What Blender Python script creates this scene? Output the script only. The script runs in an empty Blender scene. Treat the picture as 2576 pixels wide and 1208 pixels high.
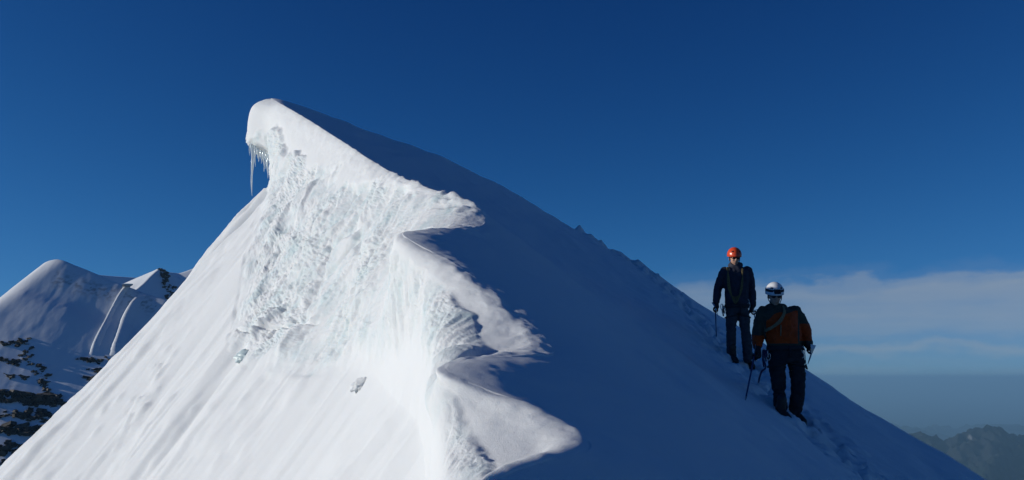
import bpy, bmesh, math, random
import numpy as np
from mathutils import Vector, Matrix
random.seed(7); RNG = np.random.default_rng(11)
S = bpy.context.scene
COL = S.collection
R_ = math.radians

# ------------------------------------------------------------------ camera
F_PX, CX, CY, HOR = 2231.0, 1288.0, 604.0, 950.0      # photograph measured at 2576 px width
PITCH = math.atan((HOR - CY) / F_PX)
cam_d = bpy.data.cameras.new('camera'); cam = bpy.data.objects.new('camera', cam_d); COL.objects.link(cam)
cam_d.sensor_width = 36.0; cam_d.lens = 36.0 * F_PX / 2576.0
cam_d.clip_start = 0.05; cam_d.clip_end = 400000.0
cam.location = (0, 0, 0); cam.rotation_euler = (math.pi/2 + PITCH, 0, 0)
S.camera = cam

# ------------------------------------------------------------------ sky, sun, exposure
SUN_EL, SUN_AZ = R_(16.5), R_(-91.0)                  # azimuth from +Y towards +X
sun_vec = Vector((math.sin(SUN_AZ)*math.cos(SUN_EL), math.cos(SUN_AZ)*math.cos(SUN_EL), math.sin(SUN_EL)))
S.view_settings.view_transform = 'Standard'; S.view_settings.look = 'None'
S.view_settings.exposure = 0.0; S.view_settings.gamma = 1.0; S.view_settings.use_curve_mapping = False

w = bpy.data.worlds.new('World'); S.world = w; w.use_nodes = True
nt = w.node_tree; nt.nodes.clear()
def N(t, kind, **kw):
    n = t.nodes.new(kind)
    for k, v in kw.items(): setattr(n, k, v)
    return n
def wire(t, a, b): t.links.new(a, b)
out = N(nt, 'ShaderNodeOutputWorld'); bg = N(nt, 'ShaderNodeBackground')
sky = N(nt, 'ShaderNodeTexSky', sky_type='NISHITA', sun_disc=False)
sky.sun_elevation = SUN_EL; sky.sun_rotation = SUN_AZ; sky.altitude = 4000
sky.air_density = 1.0; sky.dust_density = 0.35; sky.ozone_density = 4.0
bg.inputs['Strength'].default_value = 0.07
# deep, saturated high-altitude blue: per-channel response applied to the physical sky
SKY_K = 0.073
def chan(sock, e, k, c):
    x = M_('POWER', M_('MULTIPLY', sock, SKY_K), e)
    return M_('DIVIDE', M_('MULTIPLY', x, k/SKY_K), M_('MULTIPLY_ADD', x, c, 1.0))
def M_(op, a, b=None, c=None):
    n = N(nt, 'ShaderNodeMath', operation=op)
    for i, v in enumerate((a, b, c)):
        if v is None: continue
        if isinstance(v, (int, float)): n.inputs[i].default_value = v
        else: wire(nt, v, n.inputs[i])
    return n.outputs[0]
sc = N(nt, 'ShaderNodeSeparateColor'); wire(nt, sky.outputs['Color'], sc.inputs[0])
tint = N(nt, 'ShaderNodeCombineColor')
wire(nt, chan(sc.outputs[0], 2.0, 3.7, 34.0), tint.inputs[0])
wire(nt, chan(sc.outputs[1], 1.6, 2.8, 7.0), tint.inputs[1])
wire(nt, chan(sc.outputs[2], 1.2, 1.55, 1.0), tint.inputs[2])
# thin cloud bank low over the horizon (noise over the view direction, squashed upwards)
tc = N(nt, 'ShaderNodeTexCoord'); sep = N(nt, 'ShaderNodeSeparateXYZ'); wire(nt, tc.outputs['Generated'], sep.inputs[0])
def ramp(x, pts):
    r = N(nt, 'ShaderNodeValToRGB'); e = r.color_ramp.elements
    while len(e) > 1: e.remove(e[0])
    e[0].position = pts[0][0]; e[0].color = (pts[0][1],)*3 + (1,)
    for p, v in pts[1:]:
        k = e.new(p); k.color = (v,)*3 + (1,)
    r.color_ramp.interpolation = 'EASE'
    wire(nt, x, r.inputs[0]); return r.outputs[0]
hz = M_('DIVIDE', sep.outputs['Z'], M_('SQRT', M_('ADD', M_('MULTIPLY', sep.outputs['X'], sep.outputs['X']), M_('MULTIPLY', sep.outputs['Y'], sep.outputs['Y']))))
mp = N(nt, 'ShaderNodeMapping'); mp.inputs['Scale'].default_value = (3.2, 3.2, 34.0); wire(nt, tc.outputs['Generated'], mp.inputs[0])
n1 = N(nt, 'ShaderNodeTexNoise'); n1.inputs['Scale'].default_value = 1.0; n1.inputs['Detail'].default_value = 7; n1.inputs['Roughness'].default_value = 0.55
wire(nt, mp.outputs[0], n1.inputs['Vector'])
mp2 = N(nt, 'ShaderNodeMapping'); mp2.inputs['Scale'].default_value = (11.0, 11.0, 26.0); mp2.inputs['Location'].default_value = (3.1, 0.4, 0); wire(nt, tc.outputs['Generated'], mp2.inputs[0])
n2 = N(nt, 'ShaderNodeTexNoise'); n2.inputs['Scale'].default_value = 1.0; n2.inputs['Detail'].default_value = 7; n2.inputs['Roughness'].default_value = 0.55; wire(nt, mp2.outputs[0], n2.inputs['Vector'])
hw = M_('ADD', M_('ADD', hz, 0.013), M_('MULTIPLY', M_('SUBTRACT', n2.outputs['Fac'], 0.5), 0.055))     # wavy cloud top
band = ramp(M_('MULTIPLY', hw, 5.0), [(0.0, 0.75), (0.16, 0.35), (0.22, 0.85), (0.26, 0.45), (0.34, 0.75), (0.50, 1.0), (0.56, 0.7), (0.60, 0.12), (0.66, 0.0)])
wisps = ramp(n1.outputs['Fac'], [(0.25, 0.40), (0.5, 0.8), (0.72, 1.0)])
east = ramp(M_('MULTIPLY_ADD', M_('ARCTAN2', sep.outputs['X'], sep.outputs['Y']), 0.5, 0.5), [(0.42, 0.0), (0.58, 0.75), (0.72, 1.0)])
cl = M_('MULTIPLY', M_('MULTIPLY', band, wisps), east)
cl = M_('MULTIPLY', cl, 0.78)
cmix = N(nt, 'ShaderNodeMix', data_type='RGBA'); cmix.inputs['B'].default_value = (4.0, 4.75, 5.6, 1)
wire(nt, cl, cmix.inputs['Factor']); wire(nt, tint.outputs[0], cmix.inputs['A'])
wire(nt, cmix.outputs['Result'], bg.inputs['Color']); wire(nt, bg.outputs[0], out.inputs['Surface'])

sl = bpy.data.lights.new('sun', 'SUN'); sl.energy = 3.3; sl.angle = R_(0.5); sl.color = (1.0, 0.972, 0.895)
so = bpy.data.objects.new('sun', sl); COL.objects.link(so)
so.rotation_euler = (-sun_vec).to_track_quat('-Z', 'Y').to_euler(); so.location = sun_vec * 300

# ------------------------------------------------------------------ helpers
cp, sp = math.cos(PITCH), math.sin(PITCH)
def ab(px, py):
    """photo pixel -> (x/y, z/y) slopes of its ray"""
    cx = (px - CX)/F_PX; cy = (CY - py)/F_PX
    dy = cp - cy*sp
    return cx/dy, (sp + cy*cp)/dy
def P(px, py, y):
    a, b = ab(px, py); return np.array((a*y, y, b*y))

def tag(o, label=None, cat=None, group=None, kind=None):
    if label: o['label'] = label
    if cat: o['category'] = cat
    if group: o['group'] = group
    if kind: o['kind'] = kind
    return o
def link(name, me, mat=None, parent=None):
    o = bpy.data.objects.new(name, me); COL.objects.link(o)
    if mat and me is not None and not me.materials: me.materials.append(mat)
    if parent: o.parent = parent
    return o
def mesh_np(name, V, Fq, smooth=True):
    """fast mesh from arrays; Fq is (n,3) or (n,4)"""
    me = bpy.data.meshes.new(name); k = Fq.shape[1]
    me.vertices.add(len(V)); me.vertices.foreach_set('co', np.ascontiguousarray(V, dtype=np.float32).ravel())
    me.loops.add(Fq.size); me.loops.foreach_set('vertex_index', np.ascontiguousarray(Fq, dtype=np.int32).ravel())
    me.polygons.add(len(Fq)); me.polygons.foreach_set('loop_start', np.arange(0, Fq.size, k, dtype=np.int32))
    me.update(calc_edges=True)
    me.polygons.foreach_set('use_smooth', np.full(len(Fq), smooth)); me.validate(); me.update()
    return me
def grid_faces(nr, nc):
    i = np.arange(nr*nc).reshape(nr, nc)
    return np.stack([i[:-1, :-1], i[:-1, 1:], i[1:, 1:], i[1:, :-1]], -1).reshape(-1, 4)

def _hash(ix, iy, iz, seed):
    h = (ix*374761393 + iy*668265263 + iz*2147483647 + seed*1274126177) & 0xFFFFFFFF
    h = ((h ^ (h >> 13))*1274126177) & 0xFFFFFFFF
    h = ((h ^ (h >> 16))*2246822519) & 0xFFFFFFFF
    return ((h ^ (h >> 15)) & 0xFFFFFF)/16777215.0
def vnoise(p, seed=0):
    i = np.floor(p).astype(np.int64); f = p - i; f = f*f*f*(f*(f*6-15)+10)
    r = 0
    for dx in (0, 1):
        for dy in (0, 1):
            for dz in (0, 1):
                wgt = (f[..., 0] if dx else 1-f[..., 0])*(f[..., 1] if dy else 1-f[..., 1])*(f[..., 2] if dz else 1-f[..., 2])
                r = r + wgt*_hash(i[..., 0]+dx, i[..., 1]+dy, i[..., 2]+dz, seed)
    return r*2 - 1
def fbm(p, octv=4, seed=0, gain=0.5, lac=2.03):
    a, s, r = 1.0, 0.0, 0
    for k in range(octv):
        r = r + a*vnoise(p, seed+k*17); s += a; p = p*lac + 3.7; a *= gain
    return r/s
def worley(p, seed=0):
    """returns F1, F2 and a random value of the nearest cell"""
    i = np.floor(p).astype(np.int64)
    f1 = np.full(p.shape[:-1], 9.0); f2 = f1.copy(); cid = f1.copy()
    for dx in (-1, 0, 1):
        for dy in (-1, 0, 1):
            for dz in (-1, 0, 1):
                c = i + np.array((dx, dy, dz))
                q = np.stack([c[..., k] + _hash(c[..., 0], c[..., 1], c[..., 2], seed+k+1) for k in range(3)], -1)
                d = np.linalg.norm(q - p, axis=-1)
                nearer = d < f1
                f2 = np.where(nearer, f1, np.minimum(f2, d))
                cid = np.where(nearer, _hash(c[..., 0], c[..., 1], c[..., 2], seed+9), cid); f1 = np.where(nearer, d, f1)
    return f1, f2, cid
def sstep(a, b, x):
    t = np.clip((x-a)/(b-a), 0, 1); return t*t*(3-2*t)

# ------------------------------------------------------------------ materials
def mat_new(name):
    m = bpy.data.materials.new(name); m.use_nodes = True
    t = m.node_tree; b = t.nodes['Principled BSDF']
    return m, t, b
def tex(t, scale, detail=4, rough=0.5, coord='Object', kind='ShaderNodeTexNoise', vscale=None):
    c = N(t, 'ShaderNodeTexCoord'); n = N(t, kind); n.inputs['Scale'].default_value = scale
    if 'Detail' in n.inputs: n.inputs['Detail'].default_value = detail; n.inputs['Roughness'].default_value = rough
    src = c.outputs[coord]
    if vscale:
        mpp = N(t, 'ShaderNodeMapping'); mpp.inputs['Scale'].default_value = vscale; wire(t, src, mpp.inputs[0]); src = mpp.outputs[0]
    wire(t, src, n.inputs['Vector']); return n
def add_bump(t, b, height, strength, dist, prev=None):
    bp = N(t, 'ShaderNodeBump'); bp.inputs['Strength'].default_value = strength; bp.inputs['Distance'].default_value = dist
    wire(t, height, bp.inputs['Height'])
    if prev: wire(t, prev.outputs[0], bp.inputs['Normal'])
    wire(t, bp.outputs[0], b.inputs['Normal']); return bp
def mixc(t, fac, a, b):
    m = N(t, 'ShaderNodeMix', data_type='RGBA')
    for s, v in (('A', a), ('B', b)):
        if isinstance(v, tuple): m.inputs[s].default_value = v + (1,)
        else: wire(t, v, m.inputs[s])
    if isinstance(fac, float): m.inputs['Factor'].default_value = fac
    else: wire(t, fac, m.inputs['Factor'])
    return m.outputs['Result']
def rampn(t, x, p0, p1):
    mr = N(t, 'ShaderNodeMapRange'); mr.inputs['From Min'].default_value = p0; mr.inputs['From Max'].default_value = p1
    wire(t, x, mr.inputs['Value']); return mr.outputs[0]

def make_snow():
    m, t, b = mat_new('wind_packed_snow_and_ice')
    at = N(t, 'ShaderNodeAttribute'); at.attribute_name = 'ice'
    n = tex(t, 2.2, 6, 0.62)
    veins = tex(t, 5.0, 5, 0.6)
    f = N(t, 'ShaderNodeMath', operation='MULTIPLY'); wire(t, at.outputs['Fac'], f.inputs[0]); wire(t, rampn(t, n.outputs['Fac'], 0.42, 0.66), f.inputs[1])
    icec = mixc(t, rampn(t, veins.outputs['Fac'], 0.35, 0.65), (0.64, 0.76, 0.77), (0.80, 0.845, 0.845))
    col = mixc(t, f.outputs[0], (0.80, 0.81, 0.81), icec)
    wire(t, col, b.inputs['Base Color'])
    rg = N(t, 'ShaderNodeMapRange'); rg.inputs['To Min'].default_value = 0.72; rg.inputs['To Max'].default_value = 0.28
    wire(t, f.outputs[0], rg.inputs['Value']); wire(t, rg.outputs[0], b.inputs['Roughness'])
    b.inputs['Specular IOR Level'].default_value = 0.25
    b.inputs['Subsurface Weight'].default_value = 0.6; b.inputs['Subsurface Radius'].default_value = (0.8, 0.9, 1.0); b.inputs['Subsurface Scale'].default_value = 0.022
    g = tex(t, 260, 2, 0.6); b1 = add_bump(t, b, g.outputs['Fac'], 0.6, 0.006)
    g2 = tex(t, 26, 5, 0.65); b2 = add_bump(t, b, g2.outputs['Fac'], 0.22, 0.02, b1)
    g3 = tex(t, 9, 8, 0.72, vscale=(1, 1, 0.55)); mm_ = N(t, 'ShaderNodeMath', operation='MULTIPLY'); wire(t, g3.outputs['Fac'], mm_.inputs[0]); wire(t, at.outputs['Fac'], mm_.inputs[1])
    b3 = add_bump(t, b, mm_.outputs[0], 0.45, 0.045, b2)
    return m
MAT_SNOW = make_snow()

# ------------------------------------------------------------------ main ridge: cross-sections along y
# key sections: y, then crest, three points of the ice face, foot of the face (photo pixels)
KEY = [
 (24.0, (682,250),(632,274),(624,362),(674,396),(690,468)),
 (22.8, (700,258),(674,288),(678,355),(692,415),(689,474)),
 (20.0, (778,303),(745,345),(715,412),(690,462),(664,512)),
 (17.0, (855,352),(812,405),(760,490),(700,570),(628,640)),
 (14.0, (945,410),(885,475),(790,620),(690,760),(602,870)),
 (12.0, (1030,456),(960,530),(860,680),(740,830),(650,920)),
 (10.5, (1125,490),(1040,550),(930,690),(850,825),(780,935)),
 (9.85, (1192,520),(1085,556),(965,668),(898,808),(835,932)),
 (9.5,  (1224,549),(1110,562),(990,660),(925,800),(870,930)),
 (9.2,  (1212,566),(1105,574),(993,668),(937,803),(885,934)),
 (8.5,  (1140,574),(1055,602),(1000,690),(965,810),(920,945)),
 (7.5,  (1012,584),(988,620),(1002,730),(1000,850),(965,985)),
 (6.5,  (1150,668),(1080,692),(1045,780),(1038,890),(1010,1030)),
 (5.6,  (1312,793),(1205,795),(1125,840),(1072,940),(1045,1070)),
 (5.25, (1370,852),(1240,850),(1142,878),(1080,968),(1054,1105)),
 (5.0,  (1394,890),(1265,884),(1155,905),(1088,990),(1062,1140)),
 (4.82, (1384,898),(1250,893),(1140,925),(1088,1010),(1065,1155)),
 (4.4,  (1240,897),(1155,925),(1100,985),(1085,1065),(1072,1190)),
 (3.9,  (1106,931),(1096,960),(1093,1035),(1090,1125),(1082,1270)),
 (3.6,  (1320,1012),(1210,1030),(1130,1085),(1098,1160),(1075,1340)),
 (3.38, (1432,1062),(1280,1085),(1172,1125),(1105,1190),(1068,1375)),
 (3.2,  (1488,1112),(1335,1135),(1205,1165),(1112,1215),(1060,1410)),
 (3.08, (1484,1128),(1330,1150),(1208,1185),(1110,1250),(1052,1440)),
 (2.9,  (1385,1152),(1275,1190),(1195,1240),(1105,1320),(1040,1490)),
 (2.6,  (1240,1210),(1200,1245),(1150,1310),(1095,1400),(1010,1580)),
]
ky = []; kp = []
for k in KEY:
    ky.append(k[0]); kp.append([P(px, py, k[0])[[0, 2]] for px, py in k[1:]])
# behind the tip the cornice closes and the crest drops; before the first lobe the crest runs past the photographer
kp = np.array(kp); ky = np.array(ky)
def add_sec(y, pts):
    global ky, kp
    ky = np.append(ky, y); kp = np.concatenate([kp, np.array(pts, float)[None]])
t24 = kp[0]
add_sec(24.9, t24 + np.array([(0.15,-0.25),(0.35,-0.3),(0.3,-0.1),(0.1,0.0),(0,0.1)]))
add_sec(25.7, t24 + np.array([(0.5,-1.2),(0.8,-1.3),(0.7,-0.8),(0.2,-0.3),(-0.1,-0.15)]))
add_sec(28.0, t24 + np.array([(1.0,-3.2),(0.8,-3.3),(0.4,-3.4),(0.1,-3.5),(-0.3,-3.8)]))
add_sec(36.0, t24 + np.array([(2.0,-9.0),(1.6,-9.2),(1.1,-9.6),(0.6,-10),(-0.3,-10.8)]))
add_sec(60.0, t24 + np.array([(3.0,-32.0),(2.6,-32.2),(2.1,-32.6),(1.6,-33),(0.7,-34)]))
for y, x, z in ((1.6, -0.25, -0.75), (0.4, -0.75, -1.35), (-2.0, -0.9, -2.2), (-10.0, -0.6, -4.6)):
    add_sec(y, [(x, z), (x-0.12, z-0.08), (x-0.25, z-0.3), (x-0.45, z-0.7), (x-0.9, z-1.4)])
o = np.argsort(ky); ky = ky[o]; kp = kp[o]

def pchip(x, y, xq):
    h = np.diff(x); d = np.diff(y, axis=0)/h[:, None]
    m = np.zeros_like(y)
    s = d[:-1]*d[1:]
    w1 = (2*h[1:]+h[:-1])[:, None]; w2 = (h[1:]+2*h[:-1])[:, None]
    with np.errstate(divide='ignore', invalid='ignore'):
        mm = (w1+w2)/(w1/d[:-1]+w2/d[1:])
    m[1:-1] = np.where(s > 0, mm, 0); m[0] = d[0]; m[-1] = d[-1]
    k = np.clip(np.searchsorted(x, xq)-1, 0, len(h)-1); t = ((xq-x[k])/h[k])[:, None]; hk = h[k][:, None]
    return (2*t**3-3*t**2+1)*y[k] + (t**3-2*t**2+t)*hk*m[k] + (-2*t**3+3*t**2)*y[k+1] + (t**3-t**2)*hk*m[k+1]

class Sheet:
    """smooth height sheet z(x,y): bicubic B-spline fitted by least squares to points and ray tangencies"""
    def __init__(s, x0, x1, y0, y1, h, vals, tans, smooth):
        s.x0, s.y0, s.h = x0, y0, h; s.x1, s.y1 = x1, y1
        s.nx = int(round((x1-x0)/h))+3; s.ny = int(round((y1-y0)/h))+3
        rows, rhs = [], []
        def row(x, y, dx=0, dy=0):
            r = np.zeros((s.nx, s.ny)); ix, wx = s.b1(x, s.x0, s.nx, dx); iy, wy = s.b1(y, s.y0, s.ny, dy)
            for i in range(4):
                for j in range(4): r[ix+i, iy+j] += wx[i]*wy[j]
            return r.ravel()
        for x, y, z, wt in vals: rows.append(wt*row(x, y)); rhs.append(wt*z)
        for a, b, y, wt in tans:
            rows.append(wt*row(a*y, y)); rhs.append(wt*b*y)
            rows.append(wt*(a*row(a*y, y, 1, 0)+row(a*y, y, 0, 1))); rhs.append(wt*b)
        for x in np.arange(x0, x1+1e-6, h):
            for y in np.arange(y0, y1+1e-6, h):
                for q in ((2, 0), (0, 2)): rows.append(smooth*row(x, y, *q)); rhs.append(0)
                rows.append(1.4*smooth*row(x, y, 1, 1)); rhs.append(0)
        A = np.array(rows); s.c = np.linalg.lstsq(A.T@A + 1e-9*np.eye(A.shape[1]), A.T@np.array(rhs), rcond=None)[0].reshape(s.nx, s.ny)
    def b1(s, x, x0, n, d):
        u = (np.asarray(x, float)-x0)/s.h; i = np.clip(np.floor(u).astype(int), 0, n-4); t = u-i; h = s.h
        if d == 0: wv = [(1-t)**3/6, (3*t**3-6*t**2+4)/6, (-3*t**3+3*t**2+3*t+1)/6, t**3/6]
        elif d == 1: wv = [-(1-t)**2/2/h, (9*t**2-12*t)/6/h, (-9*t**2+6*t+3)/6/h, t**2/2/h]
        else: wv = [(1-t)/h/h, (3*t-2)/h/h, (-3*t+1)/h/h, t/h/h]
        return i, wv
    def ev(s, x, y):
        xc = np.clip(x, s.x0, s.x1-1e-6); yc = np.clip(y, s.y0, s.y1-1e-6)
        ix, wx = s.b1(xc, s.x0, s.nx, 0); iy, wy = s.b1(yc, s.y0, s.ny, 0)
        r = 0
        for i in range(4):
            for j in range(4): r = r + wx[i]*wy[j]*s.c[ix+i, iy+j]
        return r

crest = kp[:, 0]; foot = kp[:, 4]
# shadow side (right): crest points, climbers' track, skyline tangencies
valsR = [(crest[i, 0]+0.25, ky[i], crest[i, 1]-0.12, 0.35) for i in range(len(ky))]
TRACK = [P(2260,1260,8.6), P(2120,1150,9.8), P(1993,1050,11.2), P(1930,985,12.2), P(1868,908,13.5), P(1760,805,17.0), P(1640,700,21.5), P(1500,612,25.0)]
valsR += [(p[0], p[1], p[2], 1.2) for p in TRACK]
SKY_R = [(800,282,24.2),(900,322,24.4),(1060,378,24.6),(1160,418,24.8),(1220,447,25.0),(1320,506,25.2),(1460,589,25.0),(1580,660,23.5),(1700,726,21.5),(1850,820,19.0),(2030,937,16.5),(2100,982,15.6),(2200,1042,14.8),(2290,1098,14.0),(2390,1156,13.2),(2500,1225,12.4)]
tansR = [(*ab(px, py), y, 2.0) for px, py, y in SKY_R]
valsR += [(0.5, 0, -1.62, 1.0), (0.5, -6, -3.9, 0.5), (2.5, 0, -2.9, 0.5), (5, 3, -3.6, 0.4), (10, 0, -9, 0.3), (14, 12, -9, 0.4), (14, 24, -8, 0.4), (20, 6, -16, 0.3), (6, 34, -4, 0.6), (0, 34, -1.0, 0.6), (-6, 34, -0.8, 0.5), (20, 34, -22, 0.3), (20,-6,-22,.3)]
SR = Sheet(-12, 22, -10, 40, 2.0, valsR, tansR, 0.55)
# sunny side (left)
valsL = [(foot[i, 0], ky[i], foot[i, 1], 0.8) for i in range(len(ky)) if 3.0 < ky[i] < 40]
SKY_L = [(-150,1330,19.0),(0,1176,20.0),(100,1080,20.5),(200,987,21.0),(320,873,21.6),(430,762,22.2),(500,670,22.8),(560,592,23.3),(620,520,23.8),(680,468,24.2)]
tansL = [(*ab(px, py), y, 2.0) for px, py, y in SKY_L]
for px, py, y in ((300,1208,13.8),(600,1208,9.8),(850,1208,7.7),(1040,1208,6.0),(480,1000,15.2),(700,1050,10.8),(820,1080,9.0)):
    p = P(px, py, y); valsL.append((p[0], p[1], p[2], 0.5))
valsL += [(-8, 0, -11, 0.3), (-16, 8, -15, 0.3), (-20, 22, -11, 0.2), (-12, 34, -8, 0.6), (-20, 36, -16, 0.4), (-3, 0, -4.5, 0.4), (-4, -8, -8, 0.3)]
SL = Sheet(-24, 4, -10, 42, 2.0, valsL, tansL, 0.5)

def resample_face(pts, ghost, nf):
    """Catmull-Rom through ghost, C, M1, M2, M3, B and an end ghost; pts (n,5,2)"""
    q = np.concatenate([ghost[:, None], pts, (2*pts[:, -1]-pts[:, -2])[:, None]], 1)
    u = np.linspace(0, 4, nf); k = np.minimum(u.astype(int), 3); t = (u-k)[None, :, None]
    p0, p1, p2, p3 = q[:, k], q[:, k+1], q[:, k+2], q[:, k+3]
    return 0.5*((2*p1)+(-p0+p2)*t+(2*p0-5*p1+4*p2-p3)*t*t+(-p0+3*p1-3*p2+p3)*t**3), u

rows_y = np.concatenate([np.linspace(-10, 2.3, 30), np.geomspace(2.4, 26.4, 820), np.geomspace(26.8, 60, 50)])
NY = len(rows_y)
sec = pchip(ky, kp.reshape(len(ky), -1), rows_y).reshape(NY, 5, 2)
def conv_rows(a, n):
    k = np.hanning(n+2)[1:-1]; k /= k.sum(); p = np.pad(a, ((n//2, n//2), (0, 0)), mode='edge')
    return np.stack([np.convolve(p[:, j], k, mode='valid') for j in range(a.shape[1])], 1)
flat_ = sec.reshape(NY, -1); wy_ = sstep(5.0, 4.2, rows_y)[:, None]
inr = ((rows_y > 2.45) & (rows_y < 24.0))[:, None]
sec = np.where(inr, conv_rows(flat_, 31)*wy_+conv_rows(flat_, 11)*(1-wy_), flat_).reshape(NY, 5, 2)
dR = np.concatenate([np.linspace(0, 1, 60)[1:]**1.6*1.0, np.linspace(1.0, 9.5, 250)[1:], np.geomspace(9.7, 80, 45)])
eL = np.concatenate([np.linspace(0, 11, 230)[1:], np.geomspace(11.3, 80, 45)])
yy = rows_y[:, None]
xr = sec[:, 0, 0:1] + dR[None]
def right_z(x, y):
    z = SR.ev(x, y)
    over = np.maximum(x - (SR.x1-2), 0); z = z - 1.1*over
    return z - 0.9*np.maximum(y - (SR.y1-1), 0)
zr = right_z(xr, yy)
c0 = right_z(sec[:, 0, 0:1], yy)
zr = zr + (sec[:, 0, 1:2]-c0)*np.exp(-(dR[None]/(0.35+0.05*np.clip(yy, 0, 30))))
rollh = np.interp(yy, [0, 3, 6.5, 7.5, 9.5, 12, 18, 25], [.04, .045, .055, .05, .035, .02, .02, .03])
roll_w = np.interp(yy, [0, 3, 7, 12, 25], [.4, .4, .5, .3, .3])
zr = zr + rollh*math.e*(dR[None]/roll_w)*np.exp(-dR[None]/roll_w)
face, uf = resample_face(sec, np.stack([xr[:, 30], zr[:, 30]], -1), 300)
xl = sec[:, 4, 0:1] - eL[None]
def left_z(x, y):
    z = SL.ev(x, y); over = np.maximum((SL.x0+2) - x, 0)
    return z - 1.1*over - 0.9*np.maximum(y - (SL.y1-1), 0)
zl = left_z(xl, yy) + (sec[:, 4, 1:2]-left_z(sec[:, 4, 0:1], yy))*np.exp(-eL[None]/0.9)
X = np.concatenate([xr[:, ::-1], face[..., 0], xl], 1); Z = np.concatenate([zr[:, ::-1], face[..., 1], zl], 1)
nR, nF, nL = len(dR), face.shape[1], len(eL); NC = X.shape[1]
G = np.stack([X, np.broadcast_to(yy, X.shape), Z], -1)
# soften the joins (crest roll and foot of the face)
fcol = np.concatenate([np.full(nR, -1.0), uf, np.full(nL, 9.0)])
c0_, c1_ = nR-62, nR+110
wc = np.concatenate([np.exp(-(dR[::-1][c0_:]/0.7)**2), np.exp(-(uf[:c1_-nR]/0.7)**2)])[None, :, None]
wrow = np.interp(rows_y, [-10, 3.6, 5, 13, 20, 60], [1., 1., .45, .3, .3, .3])[:, None, None]
for it in range(26):
    B_ = G[:, c0_:c1_]; Bs = B_.copy()
    Bs[:, 1:-1] = (B_[:, :-2]+2*B_[:, 1:-1]+B_[:, 2:])/4
    Bs[1:-1] = (Bs[:-2]+2*Bs[1:-1]+Bs[2:])/4
    G[:, c0_:c1_] = B_+(Bs-B_)*wc*wrow
c0_, c1_ = nR-150, nR+90
wc = np.concatenate([sstep(2.2, 1.2, dR[::-1][c0_:]), sstep(1.15, 0.3, uf[:90])])[None, :, None]
wr2 = np.interp(rows_y, [2.4, 2.8, 3.5, 4.0, 4.3, 5.3, 5.8, 8.2, 8.8, 10, 10.6], [0, 1, 1, .3, .8, .8, 0, 0, .6, .6, 0])[:, None, None]
wr2 = np.broadcast_to(wr2, (NY, c1_-c0_, 1)).copy(); wr2[:, nR-c0_-3:] *= sstep(3.75, 3.55, rows_y)[:, None, None]
for it in range(60):
    B_ = G[:, c0_:c1_]; Bs = B_.copy()
    Bs[1:-1] = (B_[:-2]+2*B_[1:-1]+B_[2:])/4
    Bs[:, 1:-1] = (Bs[:, :-2]+2*Bs[:, 1:-1]+Bs[:, 2:])/4
    G[:, c0_:c1_, 2] = B_[..., 2]+((Bs-B_)*wc*wr2)[..., 2]
c0_, c1_ = nR+nF-80, nR+nF+60
wc = np.exp(-((np.arange(c0_, c1_)-(nR+nF))/35.0)**2)[None, :, None]
for it in range(20):
    B_ = G[:, c0_:c1_]; Bs = B_.copy()
    Bs[:, 1:-1] = (B_[:, :-2]+2*B_[:, 1:-1]+B_[:, 2:])/4
    Bs[1:-1] = (Bs[:-2]+2*Bs[1:-1]+Bs[2:])/4
    G[:, c0_:c1_] = B_+(Bs-B_)*wc

def grid_normals(G):
    du = np.gradient(G, axis=1); dv = np.gradient(G, axis=0)
    n = np.cross(du, dv); n /= np.linalg.norm(n, axis=-1, keepdims=True)+1e-12
    return n
Nn = grid_normals(G)
if np.median(Nn[..., 2]) < 0: Nn = -Nn
# ice mask: broken face below the snow cap, fading into the slope below
Y2 = G[..., 1]
nz = fbm(G*0.9, 4, 5)
cap = np.interp(Y2, [2, 3.2, 3.6, 3.9, 4.4, 5, 5.6, 6.5, 7.5, 8.5, 9.5, 12, 17, 20, 22.8, 24, 25], [1.6, 1.9, 1.6, .9, 1.2, 1.0, 1.0, 1.05, 1.1, .7, .35, .35, 1.25, 1.75, 1.6, 1.6, 1.7])
fc2 = np.broadcast_to(fcol[None], Y2.shape) + 0.7*nz + 0.35*fbm(G*3.1, 3, 6)
ice_end = np.interp(Y2, [3, 3.9, 5, 6.5, 8, 9.5, 12], [3.0, 2.6, 2.7, 3.1, 3.5, 3.8, 3.9])
ice = sstep(cap-0.12, cap+0.22, fc2)*(1-sstep(ice_end-0.8, ice_end+0.3, fc2))
ice[:, nR+nF+40:] = 0; ice[:, :nR] = 0
# displacement
warpv = np.stack([fbm(G*0.8, 3, 201), fbm(G*0.8, 3, 211), fbm(G*0.8, 3, 221)], -1)
Gw = G+0.55*warpv
f1, f2, cid = worley(Gw*np.array([1.5, 1.1, 1.1]), 3)
slabs = (0.17*(cid-0.5)+0.03)*sstep(0, 0.3, f2-f1)
ridged = lambda p, o, sd: 1-2*np.abs(fbm(p, o, sd, 0.6))
crumb = 0.05*ridged(Gw*np.array([2.4, 2.4, 1.5]), 5, 31)+0.035*ridged(Gw*np.array([8, 8, 3.0]), 4, 41)+0.024*fbm(Gw*17, 3, 45, 0.65)
patch = 0.25+0.75*sstep(-0.25, 0.35, fbm(G*0.55, 3, 47)+0.25*nz)
amp = np.clip(0.3+Y2/13, 0.4, 1.15)
near_tip = 1-0.85*sstep(2.0, 0.7, np.broadcast_to(fcol[None], Y2.shape))*sstep(11.8, 11.0, Y2)
disp = ice*amp*near_tip*(np.interp(Y2, [3, 7, 9, 12], [.25, .35, .6, .7])*slabs+patch*crumb*1.05+0.14*fbm(Gw*np.array([.9, .9, .7]), 2, 231))
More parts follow.
